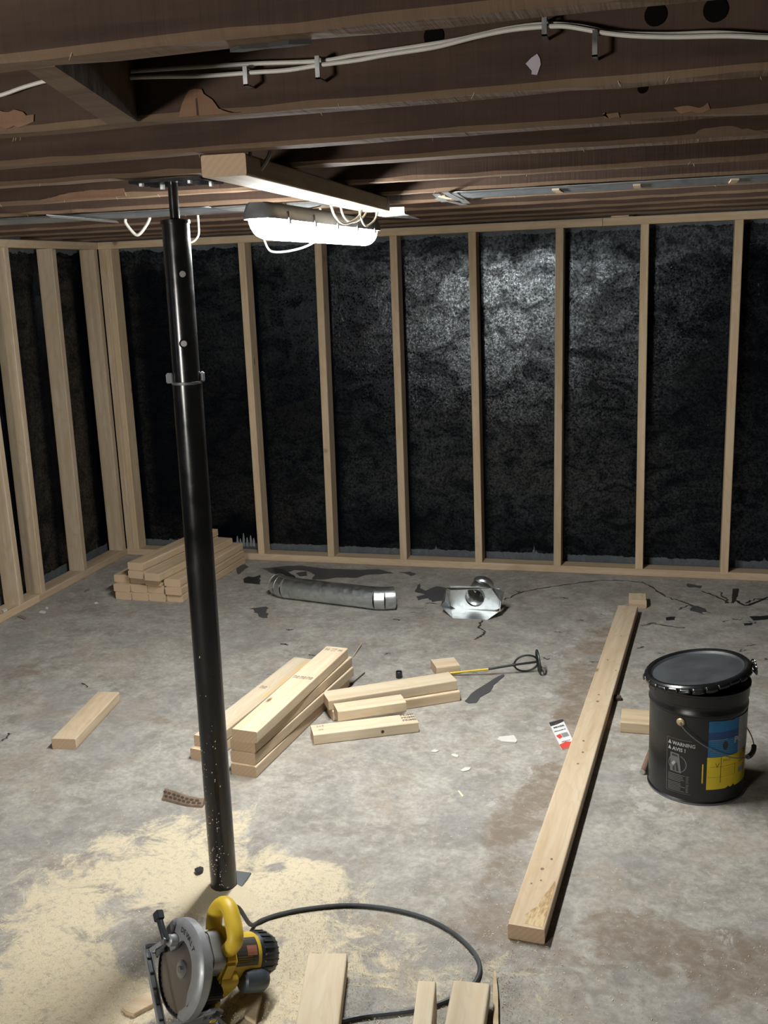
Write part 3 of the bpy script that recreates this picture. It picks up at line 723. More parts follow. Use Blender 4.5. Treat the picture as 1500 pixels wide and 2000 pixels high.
rv = Vector((math.cos(YAW), math.sin(YAW), 0))
c = ax(1.312)
for s_, nm in ((-1, 'pin_tab'), (1, 'pin_tab')):
    mt = Matrix.Translation(c) @ Matrix.Rotation(YAW+.15, 4, 'Z')
    a_, b_ = (-.046, -.031) if s_ < 0 else (.031, .040)
    MB().box((a_, -.009, -.010), (b_, .009, .012), mat=mt).build(nm, 'gray_cast', post, bevel=.002)
for (pix, zz) in (((347, 536), 1.542), ((358, 670), 1.391)):
    # direction on the tube facing the viewer, a little to the right of the axis
    c = ax(zz); v = Vector((CAM.x-px0, CAM.y-py0, 0)).normalized(); s_ = Vector((-v.y, v.x, 0)); off = .26 if zz > 1.5 else -.03
    d_ = (v*math.cos(.2)+rv*math.sin(off)).normalized()
    mt = Matrix.Translation(c+d_*.0300) @ d_.to_track_quat('Z', 'Y').to_matrix().to_4x4()
    MB().lathe([(.0078, -.001), (.0105, .0), (.0102, .0016), (.0078, .0016), (.0066, .0004)], 28, 0, mt).build('hole_rim', 'black_steel', post, smooth=True)
    MB().lathe([(0, .0016), (.0066, .0016), (.0070, .0010), (.0070, -.002)], 24, 0, mt).build('pin', 'pin', post, smooth=True)
# flecks of dust and paint stuck to the lower tube
mb = MB(); fr = random.Random(3)
for _ in range(110):
    z = abs(fr.gauss(.1, .22))+.02; z = min(z, .75); a_ = -PI/2+fr.gauss(-.15, .55); c = ax(z); r_ = .0338; s_ = fr.uniform(.0004, .0014)
    n_ = Vector((math.cos(a_), math.sin(a_), 0)); t = Vector((-n_.y, n_.x, 0)); p = c+n_*r_; h_ = s_*fr.uniform(.6, 2.4)
    mb.add([p-t*s_-Vector((0, 0, h_)), p+t*s_-Vector((0, 0, h_*.5)), p+t*s_*.7+Vector((0, 0, h_)), p-t*s_*.6+Vector((0, 0, h_*.8))], [(0, 1, 2, 3)])
o = mb.build('dust_flecks', 'shaving', post); o['kind'] = 'stuff'

# ================================================================== LUMBER
def lum(name, a, b, z, label, group=None, W=.089, T=.038, mats=('pine', 'pine_end'), cat='board', **kw):
    o = board(name, a, b, z, W, T, mats, **kw); tag(o, label, cat, group); return o
E2 = .0006                                   # boards just lie on each other
# stack beyond the post
def nearfar(nl, nr, fr_):                    # near left/right corner, far right corner -> centre line
    nl, nr, fr_ = Vector(nl), Vector(nr), Vector(fr_); cn = (nl+nr)/2; return (cn.x, cn.y), ((fr_+(nl-nr)/2).x, (fr_+(nl-nr)/2).y)
S1 = [((1.716, -2.353), (1.790, -1.60), 'bottom board of the four-high lumber pile right of the post'),
      ((1.712, -2.343), (1.806, -1.59), 'second board up in the four-high lumber pile right of the post'),
      ((1.712, -2.338), (1.800, -1.585), 'third board up in the four-high lumber pile right of the post'),
      ((1.724, -2.346), (1.790, -1.600), 'stamped top board of the four-high lumber pile right of the post')]
tops = []
for i, (a_, b_, lb) in enumerate(S1):
    tops.append(lum('board', a_, b_, i*(.038+E2), lb, 'boards piled beyond the post', mats=('pale' if i == 3 else 'pine', 'pine_end')))
tl = []
for i, (a_, b_, lb) in enumerate([((1.538, -2.283), (1.66, -1.58), 'lower board of the two-high pile behind the post'), ((1.545, -2.262), (1.642, -1.545), 'orange-streaked upper board of the two-high pile behind the post')]):
    tl.append(lum('board', (a_[0], a_[1]), (b_[0]-.012, b_[1]), i*(.038+E2), lb, 'boards piled beyond the post', mats=('pale' if i else 'pine', 'pine_end'), W=.085))
# the middle group
b1 = lum('board', (1.846, -1.878), (2.250, -1.624), 0, 'bottom board under the long one right of the lumber pile', 'offcuts in the middle of the floor')
b2 = lum('board', (1.831, -1.876), (2.238, -1.616), .038+E2, 'long board on top of another right of the lumber pile', 'offcuts in the middle of the floor', mats=('pale', 'pine_end'))
b3 = lum('board', (1.846, -2.070), (2.168, -1.908), 0, 'stamped offcut lying in front of the middle boards', 'offcuts in the middle of the floor', W=.078, mats=('pale', 'pine_end'))
b4 = lum('board', (1.897, -1.963), (2.108, -1.842), .038+E2, 'short offcut lying across the stamped offcut', 'offcuts in the middle of the floor', W=.072, mats=('pale', 'pine_end'))
b5 = lum('board', (2.1205, -1.415), (2.204, -1.372), 0, 'small square block at the yellow end of the mixer', 'offcuts in the middle of the floor', W=.088)
cp = at(778, 1326); cap = MB().lathe([(.0, 0), (.0115, 0), (.0125, .002), (.0125, .026), (.0115, .027), (.0105, .026), (.0105, .006), (0, .006)], 28).build('pipe_cap', 'black_plastic', None, smooth=True)
cap.location = (cp.x, cp.y+.012, 0); tag(cap, 'small black pipe cap standing behind the middle boards', 'cap')
# long board and its neighbours
lum('board', (2.686, -2.972), (2.830, -.590), 0, 'longest board, lying alone from front to back of the floor', W=.0865, mats=('pine', 'pine_end'), zb=.0)
lum('block', (2.870, -.500), (2.866, -.40), 0, 'small block at the far end of the longest board', W=.078, cat='block')
lum('block', (2.850, -1.758), (2.985, -1.758), 0, 'square wood block half hidden behind the black pail', W=.115, mats=('splinter', 'pine_end'), cat='block')
lum('board', (1.0375, -2.296), (.982, -1.905), 0, 'short knotty board alone on the floor left of the post', W=.085, mats=('pine', 'pine_end'))
# boards at the bottom edge of the photo
a_ = (at(602, 1862, .052)+at(678, 1864, .052))/2; b_ = (at(577, 2000, .049)+at(662, 2000, .049))/2; d_ = (b_-a_).normalized()*.62
lum('board', (a_.x, a_.y), (a_.x+d_.x, a_.y+d_.y), .0155, 'leftmost of the three boards cut by the bottom edge', 'boards at the bottom edge', W=.0885, mats=('pale', 'pine_end'), zb=0)
a_ = (at(817, 1918, .103)+at(851, 1914, .103))/2; b_ = (at(806, 2000, .101)+at(843, 2000, .101))/2; d_ = (b_-a_).normalized()*.5
n2 = lum('board', (a_.x, a_.y), (a_.x+d_.x, a_.y+d_.y), .0155, 'narrow board on edge with a splintered end, middle of the three at the bottom edge', 'boards at the bottom edge', W=.038, T=.089, mats=('pale', 'pine_end'), zb=0)
mb = MB(); dd = -d_.normalized(); sd_ = Vector((-dd.y, dd.x, 0))
for k in range(26):
    o_ = Vector((a_.x, a_.y, 0))+sd_*random.uniform(-.017, .017)+Vector((0, 0, random.choice([random.uniform(.085, .101), random.uniform(.025, .101)])))
    l_ = random.uniform(.006, .02); mb.tube([o_-dd*.006, o_+dd*l_+sd_*random.uniform(-.004, .004)+Vector((0, 0, random.uniform(-.001, .005)))], [.0028, .0005], 5)
se = mb.build('splintered_end', 'pale'); se['kind'] = 'stuff'; kid(se, n2)
a_ = (at(883, 1926, .052)+at(957, 1911, .052))/2; b_ = (at(866, 2000, .050)+at(946, 2000, .050))/2; d_ = (b_-a_).normalized()*.55
n3 = lum('board', (a_.x+.001, a_.y), (a_.x+d_.x, a_.y+d_.y), .0155, 'rightmost of the three boards cut by the bottom edge', 'boards at the bottom edge', W=.080, mats=('pale', 'pine_end'), r=.006, zb=0)
s0 = at(968, 1992); s1_ = at(966, 1905); sa_ = -math.atan2(s1_.x-s0.x, s1_.y-s0.y)
MB().prism([(-.005, -.10), (.006, -.10), (.007, .02), (.004, .085), (.001, .10), (-.002, .07), (-.004, .02)], 0, .014, 'z', mat=Matrix.Translation(((s0.x+s1_.x)/2+.004, s1_.y-.095, 0)) @ Matrix.Rotation(sa_, 4, 'Z')).build('splinter', 'splinter')
tag(COL.objects[-1], 'long thin splinter beside the rightmost bottom board', 'splinter')
# lumber pile in the far left corner
BS = []; SAW_S = .96
xd = Vector((.034, .695, 0))
rows = [ (0, [(.405, -.765), (.4975, -.768), (.5885, -.764), (.681, -.757)]),
         (1, [(.396, -.762), (.489, -.757), (.580, -.752), (.682, -.770)]),
         (2, [(.384, -.730), (.476, -.735), (.573, -.760), (.673, -.757)]),
         (3, [(.490, -.775), (.592, -.800)]),
         (4, [(.486, -.765)]) ]
nm_r = ['bottom layer', 'second layer', 'third layer', 'fourth layer', 'top']
nm_c = [['leftmost', 'second from left', 'third from left', 'rightmost']]*3+[['left', 'right'], ['single']]
for z_, lst in rows:
    for k, (x, y) in enumerate(lst):
        lab = 'single topmost board of the lumber pile in the far left corner' if z_ == 4 else f'{nm_c[z_][k]} board in the {nm_r[z_]} of the corner lumber pile'
        j = random.uniform(-.006, .006) if z_ > 2 else 0
        sl = .0 if z_ < 3 else .03
        lum('board', (x, y), (x+xd.x+sl*1.6+j, y+xd.y), z_*(.038+E2), lab, 'boards piled in the far left corner', mats=('stud', 'pine_end'), r=.005)

# stamps on the boards
def stamp(o, txt, xl, yl, size, rot=0, mat='ink_wood', bold=.0, top=.0385, T=.038, sx=1):
    fn = lambda p: Matrix.Rotation(rot, 3, 'Z') @ Vector((p.x, p.y, 0)) + Vector((xl, yl, T+.0004))
    return text_mesh(txt, size, mat, 'stamp', o, fn, bold, 'CENTER', sx)
for dy in (.026, 0, -.026): stamp(tops[3], 'STUD', .055, dy, .030, -PI/2, bold=.0007, sx=.30)
for dy in (.026, -.026): stamp(tops[3], 'STUD', .335, dy, .024, -PI/2, bold=.0004, sx=.30)
stamp(tops[3], 'PRIME', .345, 0, .018, -PI/2, mat='red_dim', sx=.45); stamp(tops[3], 'KD HT', .330, 0, .012, -PI/2, sx=.55)
stamp(tl[1], 'STUD', .05, .012, .028, -PI/2, bold=.0006, sx=.38)
for k in range(3): stamp(b3, 'PRIME', .155, .022-.021*k, .019, 0, mat='ink_wood', bold=.0006)
stamp(b3, '2x4', -.150, .015, .018, 0, mat='ink_wood'); stamp(b3, 'SPF', -.150, -.012, .013, 0)
kn = MB().lathe([(0, 0), (.0055, 0), (.0055, .0006), (0, .0006)], 16, 0, Matrix.Translation((.055, -.0392, .019)) @ Matrix.Rotation(PI/2, 4, 'X')).build('knot', 'rot_dark', b3)
# orange sap streak on the upper left board
mb = MB(); pts = []
for i in range(21):
    t = i/20; pts.append((-.02+.37*t, -.040, .0383)); 
top_ = [(-.02+.37*i/20, -.026+.012*math.sin(i*.9)*.4-.004*(i % 2), .0383) for i in range(21)]
mb.add(pts+top_, [(i, i+1, 22+i, 21+i) for i in range(20)]); t = NT('sap_streak'); t.out(t.mix(t.noise(t.coords((8, 60, 60)), 2, 3), (.58, .37, .15), (.62, .47, .27)), .7)
mb.build('sap_streak', t.m, tl[1])
# stained near end of the longest board
LBd = [o for o in COL.objects if o.get('label', '').startswith('longest board')][0]
Lh = 2.386/2
pp = [(-Lh+.006, -.038), (-Lh+.012, .006), (-Lh+.045, .010), (-Lh+.065, .002), (-Lh+.085, -.012), (-Lh+.12, -.016), (-Lh+.16, -.026), (-Lh+.20, -.034), (-Lh+.19, -.0385), (-Lh+.1, -.0385)]
t = NT('resin_stain'); nn = t.noise(t.coords((12, 50, 50)), 1.4, 5, .7)
t.out(t.mix(t.ramp(nn, [(.42, 0), (.6, 1)]), (.56, .42, .23), (.30, .18, .07)), .6, 0, t.bump(nn, .4, .002))
MB().prism(pp, .0378, .0386).build('resin_stain', t.m, LBd)
for x, y, r_ in ((-.95, .005, .007), (-.90, -.010, .006), (-1.02, .02, .004), (-1.0, .0, .004), (-.36, .0, .006), (-.28, -.004, .006), (-.2, .005, .006), (.12, .0, .009), (.18, .004, .006), (.52, .012, .006), (.8, -.01, .005), (.42, -.03, .005)):
    MB().prism([(x+1.0*r_*math.cos(a)*random.uniform(.7, 1.1), y+.7*r_*math.sin(a)*random.uniform(.7, 1.1)) for a in [2*PI*k/12 for k in range(12)]], .0378, .0383).build('knot', 'rot', LBd)

# ================================================================== DUCT PIPE and BOOT
dp = empty('duct_pipe', (1.48, -.68, 0), 'galvanised round duct pipe with elbows lying near the back wall', 'duct')
R_D = .053
def ring_tube(pts, r_, name, seams=(), mat='galv'):
    mb = MB(); mb.tube(pts, r_, 36, cap=False)
    o = mb.build(name, mat, None, smooth=True)
    kid(o, dp); return o
def V3(x, y, z=R_D): return Vector((x, y, z))
pL, pR = V3(1.215, -.612), V3(1.672, -.700)
ring_tube([pL, pL.lerp(pR, .5), pR], R_D-.001, 'pipe')
dirp = (pR-pL).normalized()
def elbow(start, d0, turn, n, seg, name):
    """gored elbow: straight gores with mitred joints"""
    pts = [start]; d_ = d0.copy()
    for k in range(n):
        pts.append(pts[-1]+d_*seg); d_ = Matrix.Rotation(turn/n, 3, 'Z') @ d_
    for k in range(n):
        a_, b_ = pts[k], pts[k+1]
        e = ring_tube([a_-(b_-a_).normalized()*.004, b_+(b_-a_).normalized()*.004], R_D+.0006*(k % 2), name)
        t = (b_-a_).normalized(); mt = Matrix.Translation(b_) @ t.to_track_quat('Z', 'Y').to_matrix().to_4x4()
        kid(MB().tube([mt @ Vector(((R_D+.001)*math.cos(2*PI*j/32), (R_D+.001)*math.sin(2*PI*j/32), 0)) for j in range(32)], .0007, 6, closed=True).build('seam_bead', 'galv', None, smooth=True), dp)
    return pts
elbow(pR-dirp*.02, dirp, math.radians(50), 3, .040, 'elbow')
elbow(pL+dirp*.03, -dirp, -math.radians(48), 3, .036, 'elbow')
bt = at(921, 1205); 
boot = empty('duct_boot', (2.14, -.66, 0), 'open galvanised register boot standing near the back wall', 'duct')
def sheet(pts, fs, name='panel', mat='galv', th=.0014):
    o = MB().add(pts, fs).build(name, mat, None); s_ = o.modifiers.new('s', 'SOLIDIFY'); s_.thickness = th; kid(o, boot); return o
fl_, fr_, bl_, br_ = Vector((2.065, -.775, .001)), Vector((2.225, -.775, .001)), Vector((2.03, -.64, .001)), Vector((2.26, -.66, .001))
sheet([fl_, fr_, br_, bl_], [(0, 1, 2, 3)])
# side panels flare outwards, top lip folded
tl_, tr_ = Vector((2.015, -.66, .105)), Vector((2.235, -.655, .115)); tlf, trf = Vector((2.02, -.72, .06)), Vector((2.275, -.71, .07))
sheet([fl_, Vector((2.00, -.72, .035)), tlf, tl_, bl_], [(0, 1, 2, 3, 4)])
sheet([fr_, Vector((2.275, -.73, .03)), trf, Vector((2.285, -.66, .10)), br_], [(0, 1, 2, 3, 4)])
sheet([tl_, tr_, tr_+Vector((-.01, -.03, .004)), tl_+Vector((.03, -.03, -.002))], [(0, 1, 2, 3)])
sheet([tr_, Vector((2.285, -.66, .10)), trf, tr_+Vector((-.005, -.03, .004))], [(0, 1, 2, 3)])
# back panel with round hole
hc = Vector((2.145, -.645, .062)); hr = .046; ring = []; outer = []
for k in range(32):
    a_ = 2*PI*k/32; ring.append((hc.x+hr*math.cos(a_), hc.y, hc.z+hr*math.sin(a_)))
    c_, s_ = math.cos(a_), math.sin(a_); sc_ = min(.115/max(abs(c_), 1e-3), (.05 if s_ > 0 else .061)/max(abs(s_), 1e-3)); outer.append((hc.x+c_*sc_, hc.y, hc.z+s_*sc_))
sheet(ring+outer, [(k, (k+1) % 32, 32+(k+1) % 32, 32+k) for k in range(32)], 'back_panel')
o = MB().tube([hc, hc+Vector((.01, .05, .012)), hc+Vector((.02, .09, .03))], hr, 32, cap=False).build('collar', 'galv', None, smooth=True); s_ = o.modifiers.new('s', 'SOLIDIFY'); s_.thickness = .0012; kid(o, boot)
o = MB().tube([hc+Vector((.021, .07, .02)), hc+Vector((.024, .10, .038))], hr+.003, 32, cap=False).build('crimped_ring', 'galv', None, smooth=True); s_ = o.modifiers.new('s', 'SOLIDIFY'); s_.thickness = .0012; kid(o, boot)

# ================================================================== PADDLE MIXER
mx = empty('paddle_mixer', (2.4, -1.38, 0), 'paint mixing paddle with yellow shaft and black rings on the floor', 'mixer')
p0 = Vector((2.19, -1.438, .012)); p1 = Vector((2.335, -1.405, .026)); p2 = Vector((2.43, -1.375, .038)); p3 = Vector((2.520, -1.345, .046))
dm = (p3-p0).normalized()
kid(MB().tube([p0, p1], .0042, 12).build('shaft', 'yellow_rod', None, True), mx)
kid(MB().tube([p1, p2, p3], .0045, 12).build('sleeve', 'black_plastic', None, True), mx)
kid(MB().tube([p2-dm*.006, p2+dm*.006], .0075, 12).build('hub', 'black_plastic', None, True), mx)
up = Vector((0, 0, 1)); up = (up-dm*up.dot(dm)).normalized(); sdm = dm.cross(up)
cR = p2.lerp(p3, .5)
def ringo(c, a, b, ra, rb, rt, name, sq=None):
    kid(MB().tube([c+a*(ra*math.cos(2*PI*k/40))+b*(rb*math.sin(2*PI*k/40)) for k in range(40)], rt, 8, closed=True).build(name, 'black_plastic', None, True), mx)
ringo(cR, dm, (up*.94+sdm*.34).normalized(), .046, .040, .0038, 'paddle_ring')
ringo(p3, (up), sdm, .044, .044, .0042, 'end_ring')
kid(MB().tube([p3-up*.044, p3+up*.044], .003, 8).build('ring_spoke', 'black_plastic', None, True), mx)
kid(MB().tube([p3-sdm*.044, p3+sdm*.044], .003, 8).build('ring_spoke', 'black_plastic', None, True), mx)

# ================================================================== PACKET
pk_pts = [at(1072, 1413), at(1099, 1406), at(1118, 1447), at(1096, 1466)]
Opk = pk_pts[0]; ex = (pk_pts[1]-pk_pts[0]); ey = (pk_pts[3]-pk_pts[0]); wd_, ln_ = ex.length, ey.length
pm = Matrix((ex.normalized(), -ey.normalized(), Vector((0, 0, 1)))).transposed().to_4x4(); pm.translation = Opk
pkt = empty('packet', Opk, 'white hang-tag packet printed in red and black lying against the longest board', 'packet')
def prt(poly, z0, z1, mat, name): return kid(MB().prism(poly, z0, z1, mat=pm).build(name, mat, None), pkt)
wd_ = .058; ln_ = .205
prt([(0, 0), (wd_, 0), (wd_*.98, -ln_*.99), (.004, -ln_)], .0, .003, 'white', 'card')
prt([(0, 0), (wd_, 0), (wd_, -.018), (wd_*.5, -.028), (.0, -.03)], .003, .0034, 'ink', 'header_print')
prt([(.002, -ln_+.035), (wd_*.5, -ln_+.045), (wd_*.96, -ln_+.03), (wd_*.97, -ln_+.001), (.004, -ln_+.001)], .003, .0034, 'red', 'red_print')
prt([(.004, -.105), (.022, -.098), (.026, -.125), (.012, -.132)], .003, .0034, 'red', 'red_print')
prt([(.024, -.098), (.05, -.098), (.053, -.128), (.028, -.130)], .003, .0034, 'gray_label', 'picture_print')
tx_ = lambda s, x, y, sz, mat='ink', b=0: kid(text_mesh(s, sz, mat, 'lettering', None, lambda p: pm @ Vector((p.x+x, p.y+y, .0036)), b), pkt)
tx_('MIXER', .008, -.052, .0155, b=.0006); tx_('MALAXEUR', .005, -.078, .009, b=.0003); tx_('MEZCLA', .014, -.160, .009, b=.0002); tx_('MIX', .02, -.022, .008, 'red')

# ================================================================== PAIL
PX, PY = 3.083, -2.118
pail = empty('pail', (PX, PY, 0), 'black steel pail with blue and yellow label and bail handle', 'pail')
rb, rt_, hp_ = .1365, .143, .338
prof = [(0, .008), (rb-.004, .008), (rb-.002, .0), (rb+.003, .0), (rb+.0035, .006), (rb, .010), (rb+.0005, .03), (rb+.002, .27), (rb+.0055, .274), (rb+.0055, .280), (rb+.002, .285), (rb+.002, .300), (rb+.006, .303), (rb+.0065, .332), (rt_+.003, .335), (rt_+.0035, .340), (rt_-.001, .341), (rt_-.003, .336), (rt_-.005, .30), (rt_-.0065, .03), (0, .026)]
MB().lathe(prof, 72).build('body', 'pail', pail, smooth=True)
MB().lathe([(rb+.0036, .0), (rb+.0042, .003), (rb+.0036, .0055), (rb+.003, .003)], 72).build('foot_ring', 'dark_cast', pail, smooth=True)
def cyl(ang, z, off=.0006): # angle in degrees on the wall
    a_ = math.radians(ang); r_ = rb+.0007+off+.002*max(0, (z-.03))/.24; return Vector((r_*math.cos(a_), r_*math.sin(a_), z))
def curved(a0, a1, z0, z1, mat, name, off=.0006, top=None, bot=None):
    n = max(2, int(abs(a1-a0)/2)); V = []
    for i in range(n+1):
        t = i/n; a_ = a0+(a1-a0)*t
        V += [cyl(a_, (bot(t) if bot else z0), off), cyl(a_, (top(t) if top else z1), off)]
    return MB().add(V, [(2*i, 2*i+2, 2*i+3, 2*i+1) for i in range(n)]).build(name, mat, pail)
nz = lambda s: (lambda t: s+.0022*math.sin(t*23)+.0015*math.sin(t*61+1))
curved(-79, 8, .152, .262, 'blue', 'blue_label', top=lambda t: .262-.004*math.exp(-((t-.35)/.03)**2)+.001*math.sin(t*20))
curved(-79, 8, .205, .228, 'blue_deep', 'blue_stripe', .0009)
curved(-38, 8, .152, .262, 'gray_label', 'label_end', .0011)
curved(-79.5, 6, .048, .151, 'yellow_label', 'yellow_label', bot=lambda t: .050+.006*math.exp(-((t-.33)/.02)**2)+.01*math.exp(-((t-.42)/.015)**2))
curved(-85, -83.5, .07, .13, 'yellow_label', 'label_shred')
for k in range(8): curved(-76, -42+random.uniform(-6, 0), .198-k*.0062, .199-k*.0062, 'blue_line', 'fine_print', .0012)
curved(-77, -55, .2035, .2048, 'print_white', 'print_line', .0012)
curved(-76, -40, .12, .121, 'yellow_ink', 'print_line', .001); curved(-78, -40, .088, .0888, 'yellow_ink', 'print_line', .001); curved(-42, -41.3, .088, .121, 'yellow_ink', 'print_line', .001)
for k in range(4): curved(-60, -45, .112-k*.006, .1127-k*.006, 'yellow_ink', 'fine_print', .001)
for k in range(5): curved(-34, -22, .142-k*.006, .1445-k*.006, 'yellow_ink', 'fine_print', .001)
curved(-35, -22, .085, .102, 'gray_label', 'print_block', .001)
curved(-63, -62.4, .07, .15, 'ink', 'pen_scratch', .0014); curved(-22, -20.5, .062, .152, 'ink', 'tar_drip', .0014)
def ctext(s, a0, z0, sz, mat, bold=0, off=.0014, sx=1): # text wrapped round the wall
    fn = lambda p: cyl(a0+math.degrees(p.x/rb), z0+p.y, off)
    return text_mesh(s, sz, mat, 'lettering', pail, fn, bold, 'LEFT', sx)
ctext('POUR', -45, .187, .026, 'print_white', .0012)
ctext('POLY', -60, .135, .010, 'yellow_ink'); ctext('V', -70, .118, .022, 'yellow_ink', 0)
# the tar drop over the blue label
c_ = [(-58+3.2*math.cos(a), .185+.014*math.sin(a)) for a in [2*PI*k/16 for k in range(16)]]
MB().add([cyl(a, z, .0018) for a, z in c_], [tuple(range(16))]).build('tar_drop', 'ink', pail)
# warning panel
A0 = -128
curved(A0, -97, .1955, .1965, 'print_gray', 'print_line'); curved(A0, A0+.5, .03, .1965, 'print_gray', 'print_line'); curved(A0, -97, .029, .030, 'print_gray', 'print_line')
ctext('WARNING', A0+7.5, .1775, .0155, 'print_white', .0004, sx=.86); ctext('AVIS !', A0+7.5, .160, .0155, 'print_white', .0004)
for z in (.1775, .160):
    MB().add([cyl(A0+1.5, z), cyl(A0+6, z), cyl(A0+3.8, z+.013)], [(0, 1, 2)]).build('warning_triangle', 'print_white', pail)
# pictogram: a pale panel with a slanting figure inside a circle outline
def cpoly(pts, mat, name, off=.0007): return MB().add([cyl(a, z, off) for a, z in pts], [tuple(range(len(pts)))]).build(name, mat, pail)
cpoly([(-123, .152), (-112, .151), (-109, .092), (-123, .093)], 'print_gray', 'pictogram')
cpoly([(-121, .148), (-114, .147), (-113, .142), (-121, .142)], 'ink', 'pictogram_detail', .001)
cpoly([(-121.5, .118), (-118, .128), (-116, .122), (-119, .112)], 'print_white', 'pictogram_detail', .001)
cpoly([(-116, .118), (-114.5, .124), (-112, .096), (-115, .096)], 'ink', 'pictogram_detail', .001)
cpoly([(-119.5, .108), (-117.5, .112), (-117, .096), (-119.5, .096)], 'ink', 'pictogram_detail', .001)
for s_, a0_, a1_ in ((1, -75, 70), (-1, 120, 240)):
    V = []
    for k in range(15):
        a_ = math.radians(a0_+(a1_-a0_)*k/14); V += [cyl(-114+math.degrees(.027*math.cos(a_)/rb), .120+.028*math.sin(a_)), cyl(-114+math.degrees(.0245*math.cos(a_)/rb), .120+.0255*math.sin(a_))]
    MB().add(V, [(2*i, 2*i+2, 2*i+3, 2*i+1) for i in range(14)]).build('circle_mark', 'print_gray', pail)
for k in range(11):
    z = .084-k*.0048-(.002 if k > 4 else 0)
    curved(A0+2.5, A0+2.5+random.uniform(16, 22), z, z+.0022, 'print_gray', 'fine_print'); curved(A0+25, A0+27+random.uniform(0, 1.5), z, z+.0022, 'print_gray', 'fine_print')
# ears and bail
for a_ in (-111, 69):
    c = cyl(a_, .252, 0); n_ = Vector((math.cos(math.radians(a_)), math.sin(math.radians(a_)), 0))
    mt = Matrix.Translation(c) @ n_.to_track_quat('Z', 'Y').to_matrix().to_4x4()
    MB().lathe([(0, 0), (.011, 0), (.012, .003), (.009, .006), (.004, .0065), (.004, .012), (0, .012)], 20, 0, mt).build('ear', 'brass', pail, smooth=True)
ea = Vector((math.cos(math.radians(-111)), math.sin(math.radians(-111)), 0)); eb = Vector((math.cos(math.radians(-21)), math.sin(math.radians(-21)), 0))
ph = math.radians(46); br = []
for k in range(33):
    t = PI*k/32; sfac = math.sin(t)
    p = ea*(.150*math.cos(t)) + eb*(.162*sfac) + Vector((0, 0, .252-.115*sfac**.8)); br.append(p)
MB().tube(br, .0020, 8).build('bail', 'bare_steel', pail, smooth=True) if False else MB().tube(br, .0016, 8).build('bail', 'dark_cast', pail, smooth=True)
MB().tube(br[14:20], .0075, 14).build('grip', 'black_plastic', pail, smooth=True)
# lid
lid = empty('lid_pivot', (PX-.004, PY, .342))
lr = .150
tilt = math.radians(9.2)
lm = Matrix.Translation((-lr, 0, .0)) @ Matrix.Rotation(-tilt, 4, 'Y') @ Matrix.Translation((lr, 0, .0))
MB().lathe([(0, -.004), (lr-.022, -.004), (lr-.018, .002), (lr-.013, .0045), (lr-.004, .0045), (lr, .001), (lr+.0005, -.006)], 96, 0, lm).build('lid', 'pail_lid', lid, smooth=True)
lid_o = lid.children[0]; sdl = lid_o.modifiers.new('s', 'SOLIDIFY'); sdl.thickness = .0015
MB().lathe([(lr-.0175, .0030), (lr-.013, .0062), (lr-.004, .0062), (lr+.001, .002), (lr-.003, .0045), (lr-.013, .0048)], 96, 0, lm).build('rolled_rim', 'black_steel', lid, smooth=True)
rl = random.Random(5)
mb = MB(); nT = 26
for k in range(nT):                                # the crimped lugs hanging round the rim
    a0_ = 2*PI*k/nT; V = []
    ln = rl.uniform(.010, .018); fl2 = rl.uniform(-.001, .007)
    if math.cos(a0_) > .93: ln = .022; fl2 = .014
    n = 5
    for i in range(n+1):
        a_ = a0_+.92*2*PI/nT*i/n
        l2 = ln*(.85+.15*math.sin(i/n*PI))
        V += [lm @ Vector(((lr+.001)*math.cos(a_), (lr+.001)*math.sin(a_), .001)), lm @ Vector(((lr+.002+fl2*.5)*math.cos(a_), (lr+.002+fl2*.5)*math.sin(a_), -l2*.5)), lm @ Vector(((lr+.002+fl2)*math.cos(a_), (lr+.002+fl2)*math.sin(a_), -l2))]
    V = [Vector((v.x, v.y, v.z)) for v in V]
    o = MB().add(V, [(3*i, 3*i+3, 3*i+4, 3*i+1) for i in range(n)]+[(3*i+1, 3*i+4, 3*i+5, 3*i+2) for i in range(n)]).build('lug', 'black_steel', lid, smooth=True)
    s_ = o.modifiers.new('s', 'SOLIDIFY'); s_.thickness = .0014
# spout tabs at the lifted side
for yy in (-.022, .004, .026):
    c = lm @ Vector((lr+.008, yy, -.004)); MB().tube([c+Vector((.006*math.cos(a), .008*math.sin(a), .004*math.sin(a))) for a in [2*PI*k/16 for k in range(16)]], .0022, 6, closed=True).build('lug_loop', 'black_steel', lid, smooth=True)
bpy.context.view_layer.update()
for o in list(lid.children):
    mw = o.matrix_world.copy(); o.data.transform(mw); o.parent = None; o.matrix_world = Matrix.Identity(4)
bpy.data.objects.remove(lid); bpy.context.view_layer.update()
for o in [x for x in COL.objects if x.name.split('.')[0] in ('lug', 'rolled_rim', 'lug_loop')]: kid(o, lid_o)
kid(lid_o, pail)
# dowel beside the pail
dw0, dw1 = at(1250, 1514), at(1262, 1450)
dw = MB().tube([(2.928, -2.10, .0095), (2.950, -1.95, .0095)], .0088, 16).build('dowel', ['dowel'], None, True); tag(dw, 'short dirty wooden dowel on the floor against the pail', 'dowel')
dw.location = (0.002, .0, 0)
kid(MB().tube([(2.928, -2.1002, .0095), (2.9279, -2.1012, .0095)], .0082, 16).build('cut_end', 'pin', None), dw)

